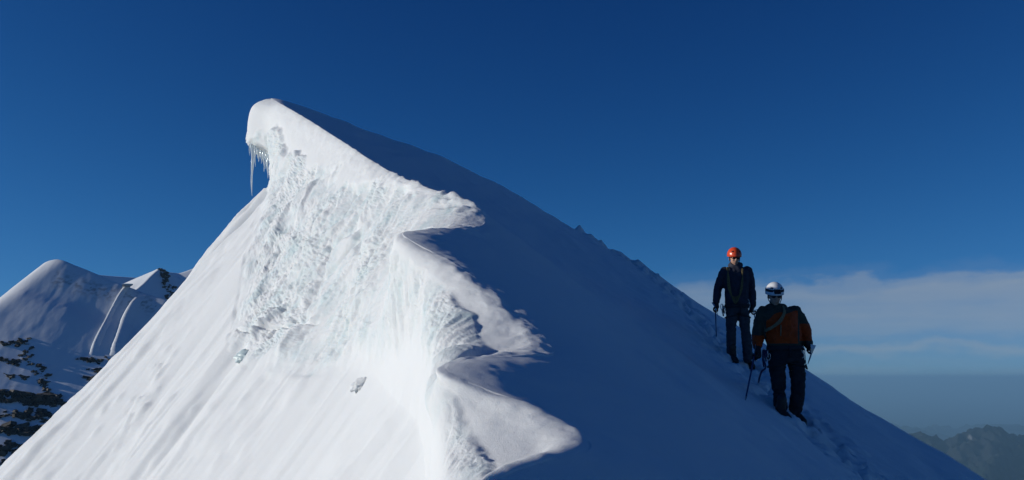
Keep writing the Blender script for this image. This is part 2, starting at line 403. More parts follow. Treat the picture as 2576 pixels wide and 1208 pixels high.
# fluting down the sunny slope, wind ripples, runnels
gx, gy = 0.86, 0.51
along = (G[..., 0]*gx+G[..., 1]*gy); across = (-G[..., 0]*gy+G[..., 1]*gx)
lft = np.broadcast_to(sstep(3.1, 4.4, fcol)[None], Y2.shape).astype(float)
warp = 0.6*fbm(np.stack([across*0.5, along*0.35, 0*along], -1), 3, 55)
fl = fbm(np.stack([across*0.95+1.6*warp, along*0.24, 0*along], -1), 4, 61, 0.45)
fl2 = fbm(np.stack([across*3.3+2*warp, along*0.5, 0*along+3], -1), 3, 71)
gulf = sstep(0, 4, np.abs(fbm(np.stack([across*.3, along*.1, 0*along], -1), 2, 3))*6)
dist_foot = np.concatenate([np.zeros(nR+nF), eL])[None]
fade = lft*(0.30+1.45*np.exp(-dist_foot/2.8))
brk = 0.25+0.75*sstep(-0.3, 0.4, fbm(np.stack([across*0.35, along*0.3, 0*along+9], -1), 3, 67))
disp += fade*brk*(0.21*fl+0.045*fl2)*(0.45+Y2/22)
lumps = fbm(G*np.array([1.6, 1.6, 1.6]), 3, 91); disp += lft*0.03*np.maximum(lumps-0.05, 0)*2
# shadow side: faint drifts
sh = np.broadcast_to((fcol < 0)[None], Y2.shape).astype(float)
dcr = np.concatenate([dR[::-1], np.zeros(nF+nL)])[None]
disp += sh*sstep(0.3, 2.5, dcr)*(0.08*fbm(np.stack([G[..., 0]*0.9, G[..., 1]*0.35, 0*Y2], -1), 3, 101)+0.018*fbm(G*np.array([2.6, 1.3, 2.6]), 4, 103))
smoothcap = np.exp(-(np.broadcast_to(fcol[None], Y2.shape)/1.1)**2)*(1-ice)
edge = np.where(np.broadcast_to((fcol < 0)[None], Y2.shape), np.exp(-(dcr/0.22)**2)*sstep(7.8, 8.8, Y2), np.exp(-(np.broadcast_to(fcol[None], Y2.shape)/0.6)**2))
edge_a = np.interp(Y2, [3.5, 4.2, 5, 7, 8, 8.8, 10, 13, 15.5, 17], [0, .2, .6, .4, .2, .9, 1.2, 1.0, .4, 0])
near_e = sstep(7.8, 8.8, Y2); edge = edge*(near_e+(1-near_e)*sstep(0.0, 0.45, np.broadcast_to(fcol[None], Y2.shape)))
edge_m = sstep(-0.25, 0.35, fbm(G*1.1, 3, 157))
disp += edge*edge_a*edge_m*0.06*(ridged(Gw*np.array([2.6, 2.6, 2.6]), 3, 151)+0.5*fbm(G*8, 3, 153))
disp += smoothcap*(0.03*fbm(G*2.1, 3, 111)+0.012*fbm(G*7, 3, 113))
zk = P(680, 829, 13.0)[2]
crk = np.exp(-((G[..., 2]-zk-0.03*fbm(G*1.5, 2, 301))/0.022)**2)*sstep(11.2, 11.8, Y2)*sstep(15.2, 14.4, Y2)*np.broadcast_to(((fcol > 2.2) & (fcol < 3.9))[None], Y2.shape)
disp -= 0.07*crk
G = G + Nn*disp[..., None]
lp = G[:, nR:]; flat = lp.reshape(-1, 3)
def to_px(c):
    """world points -> photo pixels"""
    zc = c[:, 1]*cp+c[:, 2]*sp; yc = -c[:, 1]*sp+c[:, 2]*cp; zc = np.where(zc > 0.3, zc, 1e-3)
    return CX+F_PX*c[:, 0]/zc, CY-F_PX*yc/zc
pxs, pys = to_px(flat)
def near_left(px, py):
    """front-most point of the sunny side under a photo pixel"""
    d2 = (pxs-px)**2+(pys-py)**2; k = np.where(d2 < 60)[0]
    if len(k) == 0: return flat[np.argmin(d2)].copy()
    return flat[k[np.argmin(flat[k, 1])]].copy()
rc = random.Random(9)
for i in range(70):
    t = rc.random()
    if i < 46: cx_, cy_ = 410-110*t+rc.gauss(0, 12), 900+210*t+rc.gauss(0, 14)
    else: cx_, cy_ = rc.uniform(230, 620), rc.uniform(980, 1190)
    q = near_left(cx_, cy_); r_ = rc.uniform(0.05, 0.14)
    sel = (np.abs(rows_y-q[1]) < 0.6); blk = lp[sel]; d2 = ((blk-q)**2).sum(-1)
    blk[..., 2] += rc.uniform(0.02, 0.06)*np.exp(-d2/r_**2); lp[sel] = blk
G[:, nR:] = lp
# trodden track: two offset lines of boot holes along the track, with a slightly sunken trough and kicked-up rims
tp = np.array(TRACK); seg = np.linalg.norm(np.diff(tp, axis=0), axis=1); cum = np.concatenate([[0], np.cumsum(seg)])
def on_track(s): return np.stack([np.interp(s, cum, tp[:, k]) for k in range(3)], -1)
reg = (slice(None), slice(0, nR))
gx_, gy_ = G[reg][..., 0], G[reg][..., 1]; dz = np.zeros_like(gx_)
ss = np.arange(0, cum[-1], 0.1); tpt = on_track(ss)
dmin = np.full(gx_.shape, 9.0)
for q in tpt: dmin = np.minimum(dmin, (gx_-q[0])**2+(gy_-q[1])**2)
dz -= 0.05*np.exp(-dmin/0.10)
s_ = 0.0; side = 1
while s_ < cum[-1]:
    q = on_track(np.array([s_]))[0]; q2 = on_track(np.array([s_+0.1]))[0]; tdir = (q2-q)[:2]; tdir /= np.linalg.norm(tdir)+1e-9
    off = side*random.uniform(0.06, 0.26); cxx = q[0]-tdir[1]*off; cyy = q[1]+tdir[0]*off
    al = (gx_-cxx)*tdir[0]+(gy_-cyy)*tdir[1]; ac = -(gx_-cxx)*tdir[1]+(gy_-cyy)*tdir[0]
    r2 = (al/0.19)**2+(ac/0.085)**2
    dz -= random.uniform(0.11, 0.24)*np.exp(-r2**2)
    dz += random.uniform(0.03, 0.09)*np.exp(-(((al+0.2)/0.14)**2+((ac-0.04)/0.12)**2))
    s_ += random.uniform(0.17, 0.28); side = -side
dz += np.exp(-dmin/0.22)*0.11*fbm(G[reg]*6.0, 3, 131)*1.5
far_edge = np.exp(-dmin/0.5)*sstep(18, 21, gy_)
dz += far_edge*0.16*np.maximum(fbm(G[reg]*np.array([1.8, 1.8, 1.8]), 3, 141), -0.1)
for px, py, yk, hgt, wd in ((1458,590,25.0,.20,.09),(1474,598,25.0,.10,.16),(1488,607,24.8,.11,.14),(1530,632,24.4,.07,.25),(1556,646,24.0,.12,.16),(1600,672,23.3,.13,.2),(1612,680,23.1,.08,.15),(1650,700,22.5,.06,.3),(1400,553,25.1,.05,.3),(1510,620,24.6,.07,.15)):
    q = P(px, py, yk); dz += hgt*np.exp(-(((gx_-q[0])/wd)**2+((gy_-q[1])/(wd*1.6))**2))
G[reg][..., 2] += dz
ridge_me = mesh_np('snow_ridge', G.reshape(-1, 3), grid_faces(NY, NC))
at = ridge_me.attributes.new('ice', 'FLOAT', 'POINT'); at.data.foreach_set('value', ice.astype(np.float32).ravel())
ridge = link('snow_ridge', ridge_me, MAT_SNOW); tag(ridge, kind='structure')

def ground(x, y):
    r = np.interp(y, rows_y, np.arange(NY)); i = int(np.clip(math.floor(r), 0, NY-2)); t = r-i
    zz = [np.interp(x, G[k, :nR, 0][::-1], G[k, :nR, 2][::-1]) for k in (i, i+1)]
    return zz[0]*(1-t)+zz[1]*t
def hit(px, py, y0=4.0, y1=30.0):
    """first point of the photo ray on the shadow side of the ridge"""
    a, b = ab(px, py); prev = None
    for y in np.arange(y0, y1, 0.02):
        if b*y < ground(a*y, y): return np.array((a*y, y, b*y))
    return np.array((a*y1, y1, b*y1))

# ------------------------------------------------------------------ distant terrain
def smin(a, b, k):
    h = np.clip(0.5+0.5*(b-a)/k, 0, 1); return b*(1-h)+a*h-k*h*(1-h)
def terrain_mat(name, snow_from, rock=(0.10, 0.092, 0.085), snow=(0.80, 0.82, 0.85), nscale=0.01):
    m, t, b = mat_new(name)
    at_ = N(t, 'ShaderNodeAttribute'); at_.attribute_name = 'rock'
    n = tex(t, nscale, 8, 0.6)
    rk = mixc(t, rampn(t, n.outputs['Fac'], 0.35, 0.65), tuple(0.6*c for c in rock), tuple(1.35*c for c in rock))
    wire(t, mixc(t, at_.outputs['Fac'], snow, rk), b.inputs['Base Color'])
    b.inputs['Roughness'].default_value = 0.8; b.inputs['Specular IOR Level'].default_value = 0.1
    return m
def heightfield(name, xs, ys, fz, mat, rockf=None):
    Xg, Yg = np.meshgrid(xs, ys); Zg = fz(Xg, Yg)
    Gd = np.stack([Xg, Yg, Zg], -1); me = mesh_np(name, Gd.reshape(-1, 3), grid_faces(len(ys), len(xs)))
    r = rockf(Gd) if rockf else np.zeros(Zg.shape)
    a_ = me.attributes.new('rock', 'FLOAT', 'POINT'); a_.data.foreach_set('value', r.astype(np.float32).ravel())
    ob = link(name, me, mat); tag(ob, kind='structure'); return ob, Gd
MAT_MTN = terrain_mat('shaded_mountain_snow', 0, nscale=0.05)

# snow dome on the left, 600 m off: a shaded face towards us, a sunny shoulder on its left, ribs and rock bands
pA = P(135, 664, 600.0)
def plane_tan(px, py, y, hx):
    a, b = ab(px, py); hy = b-a*hx
    return lambda x, yq: b*y + hx*(x-a*y) + hy*(yq-y)
frontA = lambda x, y: pA[2]-0.25*(x-pA[0])+1.12*(y-pA[1])
leftA = plane_tan(55, 707, 600.0, 0.85)
RIBS = [((321,714),(230,895),2.3), ((350,742),(289,897),4.6)]
def zA(x, y):
    f = frontA(x, y)
    f = f - 7.0*np.exp(-((f-(pA[2]-0.33*(x-pA[0]))+16)/9.0)**2)*0.6
    wv = fbm(np.stack([x*0.016, y*0.010, 0*x], -1), 3, 7)*3.0
    z = smin(f+wv, leftA(x, y)+0.3*wv, 11.0)
    back = pA[2]+4.5-0.42*(x-pA[0])*(x > pA[0])-0.75*(y-pA[1]-4)+0.5*wv
    z = smin(z, back, 3.0)
    z = z+0.6*fbm(np.stack([x*0.05, y*0.04, 0*x], -1), 3, 8)+0.14*fbm(np.stack([x*0.3, y*0.2, 0*x], -1), 3, 9)
    return z
def rockA(Gd):
    x, y, z = Gd[..., 0], Gd[..., 1], Gd[..., 2]
    depth = pA[2]-z
    n = fbm(np.stack([x*0.05, y*0.05, z*0.16], -1), 5, 77, 0.6)
    top = np.exp(-((depth-9-0.28*np.maximum(x-pA[0], 0))/5.0)**2)*(x > pA[0]+4)*(x < pA[0]+75)*0.5*sstep(-0.05, 0.25, fbm(np.stack([x*0.35, y*0.35, z*0.9], -1), 4, 78))
    low = sstep(66, 95, depth)*sstep(-0.02, 0.12, n-0.12+sstep(70, 130, depth)*0.18)*sstep(pA[0]+40, pA[0]-10, x)
    return np.clip(top+low, 0, 1)
mtnA, GA = heightfield('left_mountain', np.linspace(-470, -130, 420), np.linspace(420, 760, 420), zA, MAT_MTN, rockA)
def zAt(x, y): return float(zA(np.array([[x]]), np.array([[y]]))[0, 0])
def hitB(px, py):
    a, b = ab(px, py); ys = np.arange(905, 1150, 0.5); zz = zB((a*ys)[None], ys[None])[0]
    k = np.argmax(b*ys < zz); return np.array((a*ys[k], ys[k], b*ys[k]))
def hitA(px, py):
    a, b = ab(px, py); ys = np.arange(425, 640, 0.5); zz = zA((a*ys)[None], ys[None])[0]
    k = np.argmax(b*ys < zz); return np.array((a*ys[k], ys[k], b*ys[k]))

# raised wind ribs on the face, catching the sun on their left flanks
def rib(p0, p1, wdt, parent):
    n = 60; V = []
    for i in range(n):
        t = i/(n-1); c = hitA(p0[0]+(p1[0]-p0[0])*t - 5*math.sin(math.pi*t), p0[1]+(p1[1]-p0[1])*t)
        ww = wdt*(1.0+0.35*t)*(1+0.12*math.sin(9*t+p0[0])); hh = ww*0.62*min(1, 6*t+0.1)*min(1, 5*(1-t)+0.2)
        for u, h in ((-1.0, -0.6), (-0.55, 0.55), (-0.25, 1.0), (0.1, 0.85), (0.6, 0.25), (1.1, -0.6)):
            V.append((c[0]+u*ww, c[1]-h*hh*0.75, c[2]+h*hh*0.7))
    me = mesh_np('snow_rib', np.array(V), grid_faces(n, 6)); ob = link('snow_rib', me, MAT_RIB, parent); return ob
MAT_RIB = terrain_mat('wind_rib_snow', 0)
for r0, r1, wd in RIBS: rib(r0, r1, wd, mtnA)

def rock_mesh(seed):
    rg = random.Random(seed); bm = bmesh.new()
    for k in range(5):
        g = bmesh.ops.create_cube(bm, size=1.0)
        c = Vector((rg.uniform(-.75, .75), rg.uniform(-.3, .3), rg.uniform(-.55, .55)))
        sc_ = Vector((rg.uniform(.35, 1.0), rg.uniform(.6, 1.1), rg.uniform(.25, .7))); rot = Matrix.Rotation(rg.uniform(-.5, .5), 3, 'Y') @ Matrix.Rotation(rg.uniform(-.7, .7), 3, 'Z')
        for v in g['verts']:
            v.co = rot @ Vector((v.co.x*sc_.x*rg.uniform(.7, 1.3), v.co.y*sc_.y*rg.uniform(.7, 1.3), v.co.z*sc_.z*rg.uniform(.6, 1.35)))+c
    me = bpy.data.meshes.new('rock'); bm.to_mesh(me); bm.free(); return me
def make_rock():
    m, t, b = mat_new('dark_gneiss'); n = tex(t, 1.5, 6, 0.6)
    wire(t, mixc(t, rampn(t, n.outputs['Fac'], 0.3, 0.7), (0.035, 0.03, 0.027), (0.11, 0.095, 0.08)), b.inputs['Base Color'])
    b.inputs['Roughness'].default_value = 0.85; return m
MAT_ROCK = make_rock()
ROCKS = [rock_mesh(i) for i in range(8)]
for m_ in ROCKS: m_.materials.append(MAT_ROCK)
rr = random.Random(5)
def rock_at(px, py, wpx, hpx, parent, hf=None):
    c = (hf or hitA)(px, py); k = c[1]/F_PX
    o_ = link('rock', ROCKS[rr.randrange(8)], None, parent)
    o_.location = c + np.array((0, 0.4, -0.3)); o_.rotation_euler = (rr.uniform(-.15, .15), rr.uniform(-0.2, 0.35), rr.uniform(-.5, .5))
    o_.scale = (wpx*k*0.75, hpx*k*1.3, hpx*k*0.8)
def band(x0, y0, x1, y1, n, spread, w0, w1):
    for i in range(n):
        t = (i+rr.random())/n; rock_at(x0+(x1-x0)*t+rr.gauss(0, spread), y0+(y1-y0)*t+rr.gauss(0, spread*0.35), rr.uniform(w0, w1), rr.uniform(w0, w1)*0.55, mtnA)
band(5, 868, 68, 852, 10, 6, 10, 24); band(0, 905, 60, 915, 12, 8, 10, 26); band(45, 855, 135, 1000, 28, 10, 8, 24)
band(0, 945, 75, 950, 12, 9, 8, 22); band(-5, 985, 150, 1005, 30, 10, 12, 40); band(-5, 1005, 150, 1012, 26, 9, 14, 42)
band(0, 1040, 150, 1045, 26, 14, 10, 36); band(-5, 1085, 120, 1080, 28, 14, 12, 42); band(-5, 1130, 70, 1125, 24, 14, 14, 40); band(100, 930, 150, 1030, 12, 9, 8, 24); band(-5, 1165, 40, 1160, 10, 8, 8, 20)
band(200, 905, 245, 905, 9, 5, 12, 28); band(208, 945, 250, 960, 9, 7, 10, 26); band(270, 900, 298, 905, 5, 4, 8, 18); band(225, 930, 270, 935, 6, 5, 8, 22)

# sharper peak behind it and the shaded crest running up to the right
pB = P(404, 671, 1100.0)
def zB(x, y):
    nn = fbm(np.stack([x*0.012, y*0.01, 0*x], -1), 5, 19)
    l = pB[2]+0.62*(x-pB[0])+0.55*(y-pB[1]); r = pB[2]-1.25*(x-pB[0])+0.9*(y-pB[1]); bk = pB[2]+3-0.9*(y-pB[1])
    return smin(smin(l, r, 4.0), bk, 4.0)+7*nn
def rockB(Gd):
    x, y, z = Gd[..., 0]-pB[0], Gd[..., 1], Gd[..., 2]
    n = fbm(np.stack([x*0.06, y*0.06, z*0.1], -1), 4, 3)
    return 0.0*n
mtnB, _ = heightfield('pointed_peak', np.linspace(-620, -250, 200), np.linspace(900, 1300, 200), zB, MAT_MTN, rockB)
for i in range(34):
    t = rr.random(); rock_at(407+t*24+rr.gauss(0, 4+5*t), 678+t*78, rr.uniform(4, 11), rr.uniform(4, 12), mtnB, hitB)
SKC = [(380,700),(425,682),(452,684),(485,672),(525,658),(600,640),(700,600),(900,560)]
x0C = P(425, 682, 1600.0)[0]
qC = np.array([P(px, py, (1600-0.9*x0C)/(1-0.9*ab(px, py)[0])) for px, py in SKC])
def zC(x, y):
    top = np.interp(x, qC[:, 0], qC[:, 2]); yc_ = 1600+0.9*(x-x0C); nn = fbm(np.stack([x*0.006, y*0.006, 0*x], -1), 5, 29)
    return smin(top+0.75*(y-yc_), top-0.8*(y-yc_), 10)+7*nn
mtnC, _ = heightfield('shaded_snow_crest', np.linspace(-720, -280, 160), np.linspace(1250, 2100, 200), zC, MAT_MTN, None)

# far ranges on the right
def far_mat():
    m, t, b = mat_new('shade_darkened_forest_and_rock'); n = tex(t, 0.0016, 8, 0.6); n2_ = tex(t, 0.0006, 4, 0.5)
    at_ = N(t, 'ShaderNodeAttribute'); at_.attribute_name = 'rock'
    c = mixc(t, rampn(t, n.outputs['Fac'], 0.4, 0.6), (0.008, 0.013, 0.012), (0.016, 0.022, 0.018))  # forest and rock tones darker than real: morning shade put into the colour
    c = mixc(t, rampn(t, n2_.outputs['Fac'], 0.45, 0.6), c, (0.024, 0.026, 0.028))
    wire(t, mixc(t, at_.outputs['Fac'], c, (0.75, 0.77, 0.8)), b.inputs['Base Color']); b.inputs['Roughness'].default_value = 0.9
    b.inputs['Specular IOR Level'].default_value = 0.05; return m
MAT_FAR = far_mat()
SKF = [(1900,1128),(2150,1112),(2285,1097),(2325,1090),(2350,1098),(2378,1107),(2420,1090),(2455,1083),(2488,1070),(2512,1079),(2540,1096),(2576,1101),(2640,1085),(2720,1105),(2850,1080),(3050,1110),(3300,1090)]
YF = 15000.0; qF = np.array([P(px, py, YF) for px, py in SKF])
def zF(x, y):
    top = np.interp(x*YF/y, qF[:, 0], qF[:, 2])
    d = np.abs(y-YF)
    n = 1-np.abs(fbm(np.stack([x*0.0007, y*0.0007, 0*x], -1), 6, 39, 0.5))*2.2
    n2_ = fbm(np.stack([x*0.0025, y*0.0025, 0*x], -1), 5, 43)
    return np.maximum(top-0.42*d+(np.minimum(d/1200, 1))*(420*(n-0.7)+260*n2_)+60*n2_*np.minimum(d/150, 1)+120*(0.5-np.abs(fbm(np.stack([x*0.0042, y*0.0042, 0*x], -1), 4, 44))*2), -2750+40*n2_)
def snowF(Gd):
    n = fbm(Gd*0.004, 4, 51); return sstep(0.50, 0.54, n)*sstep(-1150, -1020, Gd[..., 2])*0.2
mtnF, _ = heightfield('far_mountain_range', np.linspace(3600, 13500, 420), np.linspace(11200, 19500, 330), zF, MAT_FAR, snowF)
def zG(x, y):
    n = 1-np.abs(fbm(np.stack([x*0.00035, y*0.00035, 0*x+4], -1), 6, 59, 0.5))*2.2
    return -2800+1000*np.clip(n, -0.2, 1)*np.exp(-((y-36000)/7000)**2)+0*x
mtnG, _ = heightfield('farthest_mountain_range', np.linspace(-9000, 34000, 260), np.linspace(24000, 50000, 130), zG, MAT_FAR, None)
gm_ = mesh_np('valley_floor', np.array([(-220000, -60000, -2810), (220000, -60000, -2810), (220000, 260000, -2810), (-220000, 260000, -2810)], float), np.array([[0, 1, 2, 3]]))
gf = link('valley_floor', gm_, MAT_FAR); tag(gf, kind='structure')

# thin blue air over everything
def haze_box():
    bm = bmesh.new(); bmesh.ops.create_cube(bm, size=1.0)
    for v in bm.verts: v.co = Vector((v.co.x*445000, 100000+v.co.y*325000, (150.0 if v.co.z > 0 else -2815.0)))
    me = bpy.data.meshes.new('haze'); bm.to_mesh(me); bm.free()
    m = bpy.data.materials.new('thin_blue_air'); m.use_nodes = True; t = m.node_tree; t.nodes.clear()
    o_ = N(t, 'ShaderNodeOutputMaterial'); v = N(t, 'ShaderNodeVolumePrincipled')
    v.inputs['Color'].default_value = (0.38, 0.72, 1.0, 1); v.inputs['Density'].default_value = 3.4e-5; v.inputs['Anisotropy'].default_value = 0.1
    wire(t, v.outputs[0], o_.inputs['Volume'])
    h = link('haze', me, m); tag(h, 'thin blue haze filling the air over the valleys', 'haze', kind='stuff'); return h
haze_box()

# ------------------------------------------------------------------ mesh tools for people and gear
def V3(p): return Vector((float(p[0]), float(p[1]), float(p[2])))
def bm_ball(bm, c, r, sub=2, rot=None):
    g = bmesh.ops.create_icosphere(bm, subdivisions=sub, radius=1.0)
    rv = Vector((r, r, r)) if isinstance(r, (int, float)) else Vector(r)
    for v in g['verts']:
        q = Vector((v.co.x*rv.x, v.co.y*rv.y, v.co.z*rv.z)); v.co = (rot @ q if rot else q)+V3(c)
def frame(d):
    d = V3(d).normalized(); u = d.orthogonal().normalized(); return d, u, d.cross(u)
def bm_cone(bm, a, b, ra, rb, n=14, cap=True):
    a, b = V3(a), V3(b)
    if (b-a).length < 1e-6: return
    d, u, w_ = frame(b-a); A, B = [], []
    for i in range(n):
        t = 2*math.pi*i/n; e = u*math.cos(t)+w_*math.sin(t)
        A.append(bm.verts.new(a+e*ra)); B.append(bm.verts.new(b+e*rb))
    for i in range(n): bm.faces.new((A[i], A[(i+1) % n], B[(i+1) % n], B[i]))
    if cap: bm.faces.new(A[::-1]); bm.faces.new(B)
def bm_chain(bm, pts, sub=2):
    for p, r in pts: bm_ball(bm, p, r, sub)
    for (p, r), (q, s_) in zip(pts[:-1], pts[1:]): bm_cone(bm, p, q, r, s_)
def bm_tube(bm, pts, r, n=8):
    """smooth tube through points, radius r or list"""
    P_ = [V3(p) for p in pts]; rings = []; rad = r if isinstance(r, (list, tuple)) else [r]*len(P_)
    t0 = (P_[1]-P_[0]).normalized(); u = t0.orthogonal().normalized()
    for i, p in enumerate(P_):
        t = (P_[min(i+1, len(P_)-1)]-P_[max(i-1, 0)]).normalized(); u = (u-t*u.dot(t)).normalized(); w_ = t.cross(u)
        rings.append([bm.verts.new(p+(u*math.cos(2*math.pi*k/n)+w_*math.sin(2*math.pi*k/n))*rad[i]) for k in range(n)])
    for A, B in zip(rings[:-1], rings[1:]):
        for k in range(n): bm.faces.new((A[k], A[(k+1) % n], B[(k+1) % n], B[k]))
    bm.faces.new(rings[0][::-1]); bm.faces.new(rings[-1])
def bm_loft(bm, rings, n=24):
    """rings: (centre, half width x, half depth y)"""
    L = []
    for c, hx, hy in rings:
        L.append([bm.verts.new(V3(c)+Vector((hx*math.cos(2*math.pi*k/n), hy*math.sin(2*math.pi*k/n), 0))) for k in range(n)])
    for A, B in zip(L[:-1], L[1:]):
        for k in range(n): bm.faces.new((A[k], A[(k+1) % n], B[(k+1) % n], B[k]))
    bm.faces.new(L[0][::-1]); bm.faces.new(L[-1])
def bm_box(bm, c, size, rot=None):
    g = bmesh.ops.create_cube(bm, size=1.0)
    for v in g['verts']:
        q = Vector((v.co.x*size[0], v.co.y*size[1], v.co.z*size[2])); v.co = (rot @ q if rot else q)+V3(c)
def spline(pts, n=12):
    p = [V3(q) for q in pts]; p = [2*p[0]-p[1]]+p+[2*p[-1]-p[-2]]; o_ = []
    for i in range(1, len(p)-2):
        for k in range(n):
            t = k/n; a, b, c, d = p[i-1], p[i], p[i+1], p[i+2]
            o_.append(0.5*((2*b)+(c-a)*t+(2*a-5*b+4*c-d)*t*t+(-a+3*b-3*c+d)*t**3))
    o_.append(p[-2]); return o_
def finish(name, bm, mat, parent, smooth=True):
    bmesh.ops.recalc_face_normals(bm, faces=bm.faces[:])
    me = bpy.data.meshes.new(name); bm.to_mesh(me); bm.free()
    if smooth: me.polygons.foreach_set('use_smooth', [True]*len(me.polygons))
    return link(name, me, mat, parent)
def blend(name, bm, mat, parent, voxel=0.012, iters=6, wrinkle=0.0, wscale=9.0, seed=0, stretch=(1, 1, 1)):
    """fuse overlapping shapes into one continuous skin (voxel remesh + smoothing), then add cloth folds"""
    bmesh.ops.recalc_face_normals(bm, faces=bm.faces[:])
    me = bpy.data.meshes.new(name); bm.to_mesh(me); bm.free()
    tmp = bpy.data.objects.new('tmp', me); COL.objects.link(tmp)
    m = tmp.modifiers.new('r', 'REMESH'); m.mode = 'VOXEL'; m.voxel_size = voxel; m.use_smooth_shade = True
    sm = tmp.modifiers.new('s', 'SMOOTH'); sm.factor = 0.5; sm.iterations = iters
    dg = bpy.context.evaluated_depsgraph_get(); ev = tmp.evaluated_get(dg); new = bpy.data.meshes.new_from_object(ev)
    bpy.data.objects.remove(tmp); bpy.data.meshes.remove(me); new.name = name
    if wrinkle > 0:
        n = len(new.vertices); co = np.empty(n*3, np.float32); new.vertices.foreach_get('co', co); co = co.reshape(-1, 3).astype(float)
        nr = np.empty(n*3, np.float32); new.vertex_normals.foreach_get('vector', nr); nr = nr.reshape(-1, 3)
        q = co*np.array(stretch)*wscale; q = q+0.8*np.stack([fbm(q*0.5, 2, seed+1), fbm(q*0.5, 2, seed+2), fbm(q*0.5, 2, seed+3)], -1)
        dsp = wrinkle*((1-2.2*np.abs(fbm(q, 3, seed+5)))-0.4)
        co = co+nr*dsp[:, None]; new.vertices.foreach_set('co', co.astype(np.float32).ravel()); new.update()
    new.polygons.foreach_set('use_smooth', [True]*len(new.polygons))
    return link(name, new, mat, parent)

def cloth_mat(name, c, rough=0.75, var=0.25, spec=0.25, scale=14):
    m, t, b = mat_new(name); n = tex(t, scale, 4, 0.6)
    wire(t, mixc(t, rampn(t, n.outputs['Fac'], 0.3, 0.7), tuple(x*(1-var) for x in c), tuple(min(1, x*(1+var)) for x in c)), b.inputs['Base Color'])
    b.inputs['Roughness'].default_value = rough; b.inputs['Specular IOR Level'].default_value = spec
    g = tex(t, 300, 2, 0.5); add_bump(t, b, g.outputs['Fac'], 0.15, 0.002); return m
def hard_mat(name, c, rough=0.3, metal=0.0, spec=0.5):
    m, t, b = mat_new(name); n = tex(t, 18, 4, 0.6)
    wire(t, mixc(t, rampn(t, n.outputs['Fac'], 0.35, 0.65), tuple(x*0.85 for x in c), c), b.inputs['Base Color'])
    b.inputs['Roughness'].default_value = rough; b.inputs['Metallic'].default_value = metal; b.inputs['Specular IOR Level'].default_value = spec
    return m
M_SKIN = cloth_mat('skin', (0.52, 0.30, 0.21), 0.5, 0.12, 0.4, 20)
M_BLACK = cloth_mat('black_shell_fabric', (0.022, 0.024, 0.03))
M_NAVY = cloth_mat('dark_navy_shell_fabric', (0.03, 0.035, 0.055))
M_GREEN = cloth_mat('dark_olive_shell_fabric', (0.045, 0.05, 0.036))
M_ORANGE = cloth_mat('orange_shell_fabric', (0.42, 0.047, 0.003), 0.65)
M_GREY = cloth_mat('charcoal_trouser_fabric', (0.05, 0.055, 0.065))
M_GLOVE = cloth_mat('black_glove_leather', (0.02, 0.02, 0.022), 0.6)
M_BOOT = cloth_mat('dark_boot_leather', (0.035, 0.033, 0.032), 0.55)
M_SOLE = hard_mat('rubber_sole', (0.02, 0.02, 0.02), 0.8)
M_HORANGE = hard_mat('orange_red_helmet_shell', (0.80, 0.085, 0.022), 0.28)
M_HWHITE = hard_mat('white_helmet_shell', (0.80, 0.81, 0.82), 0.3)
M_LENS = hard_mat('dark_lens', (0.01, 0.01, 0.012), 0.08)
M_METAL = hard_mat('brushed_steel', (0.55, 0.56, 0.58), 0.3, 1.0)
M_ALU = hard_mat('pale_alloy_shaft', (0.62, 0.64, 0.66), 0.35, 0.6)
M_BLUE = hard_mat('blue_shaft', (0.015, 0.05, 0.16), 0.45)
M_ROPE = cloth_mat('tan_olive_rope', (0.17, 0.13, 0.06), 0.8, 0.35, 0.2, 60)
M_ROPE2 = cloth_mat('pale_rope', (0.26, 0.21, 0.12), 0.8, 0.3, 0.2, 60)
M_WEB = cloth_mat('black_webbing', (0.03, 0.03, 0.035))
M_BWEB = cloth_mat('dark_blue_webbing', (0.02, 0.03, 0.09))

def person_root(name, feet, label):
    o_ = bpy.data.objects.new(name, None); COL.objects.link(o_); o_.empty_display_size = 0.2
    o_.location = V3(feet); tag(o_, label, 'person'); bpy.context.view_layer.update(); return o_
def adopt(root):
    """meshes are written in world space; keep them there under their root"""
    bpy.context.view_layer.update(); inv = root.matrix_world.inverted()
    for c in root.children: c.matrix_parent_inverse = inv

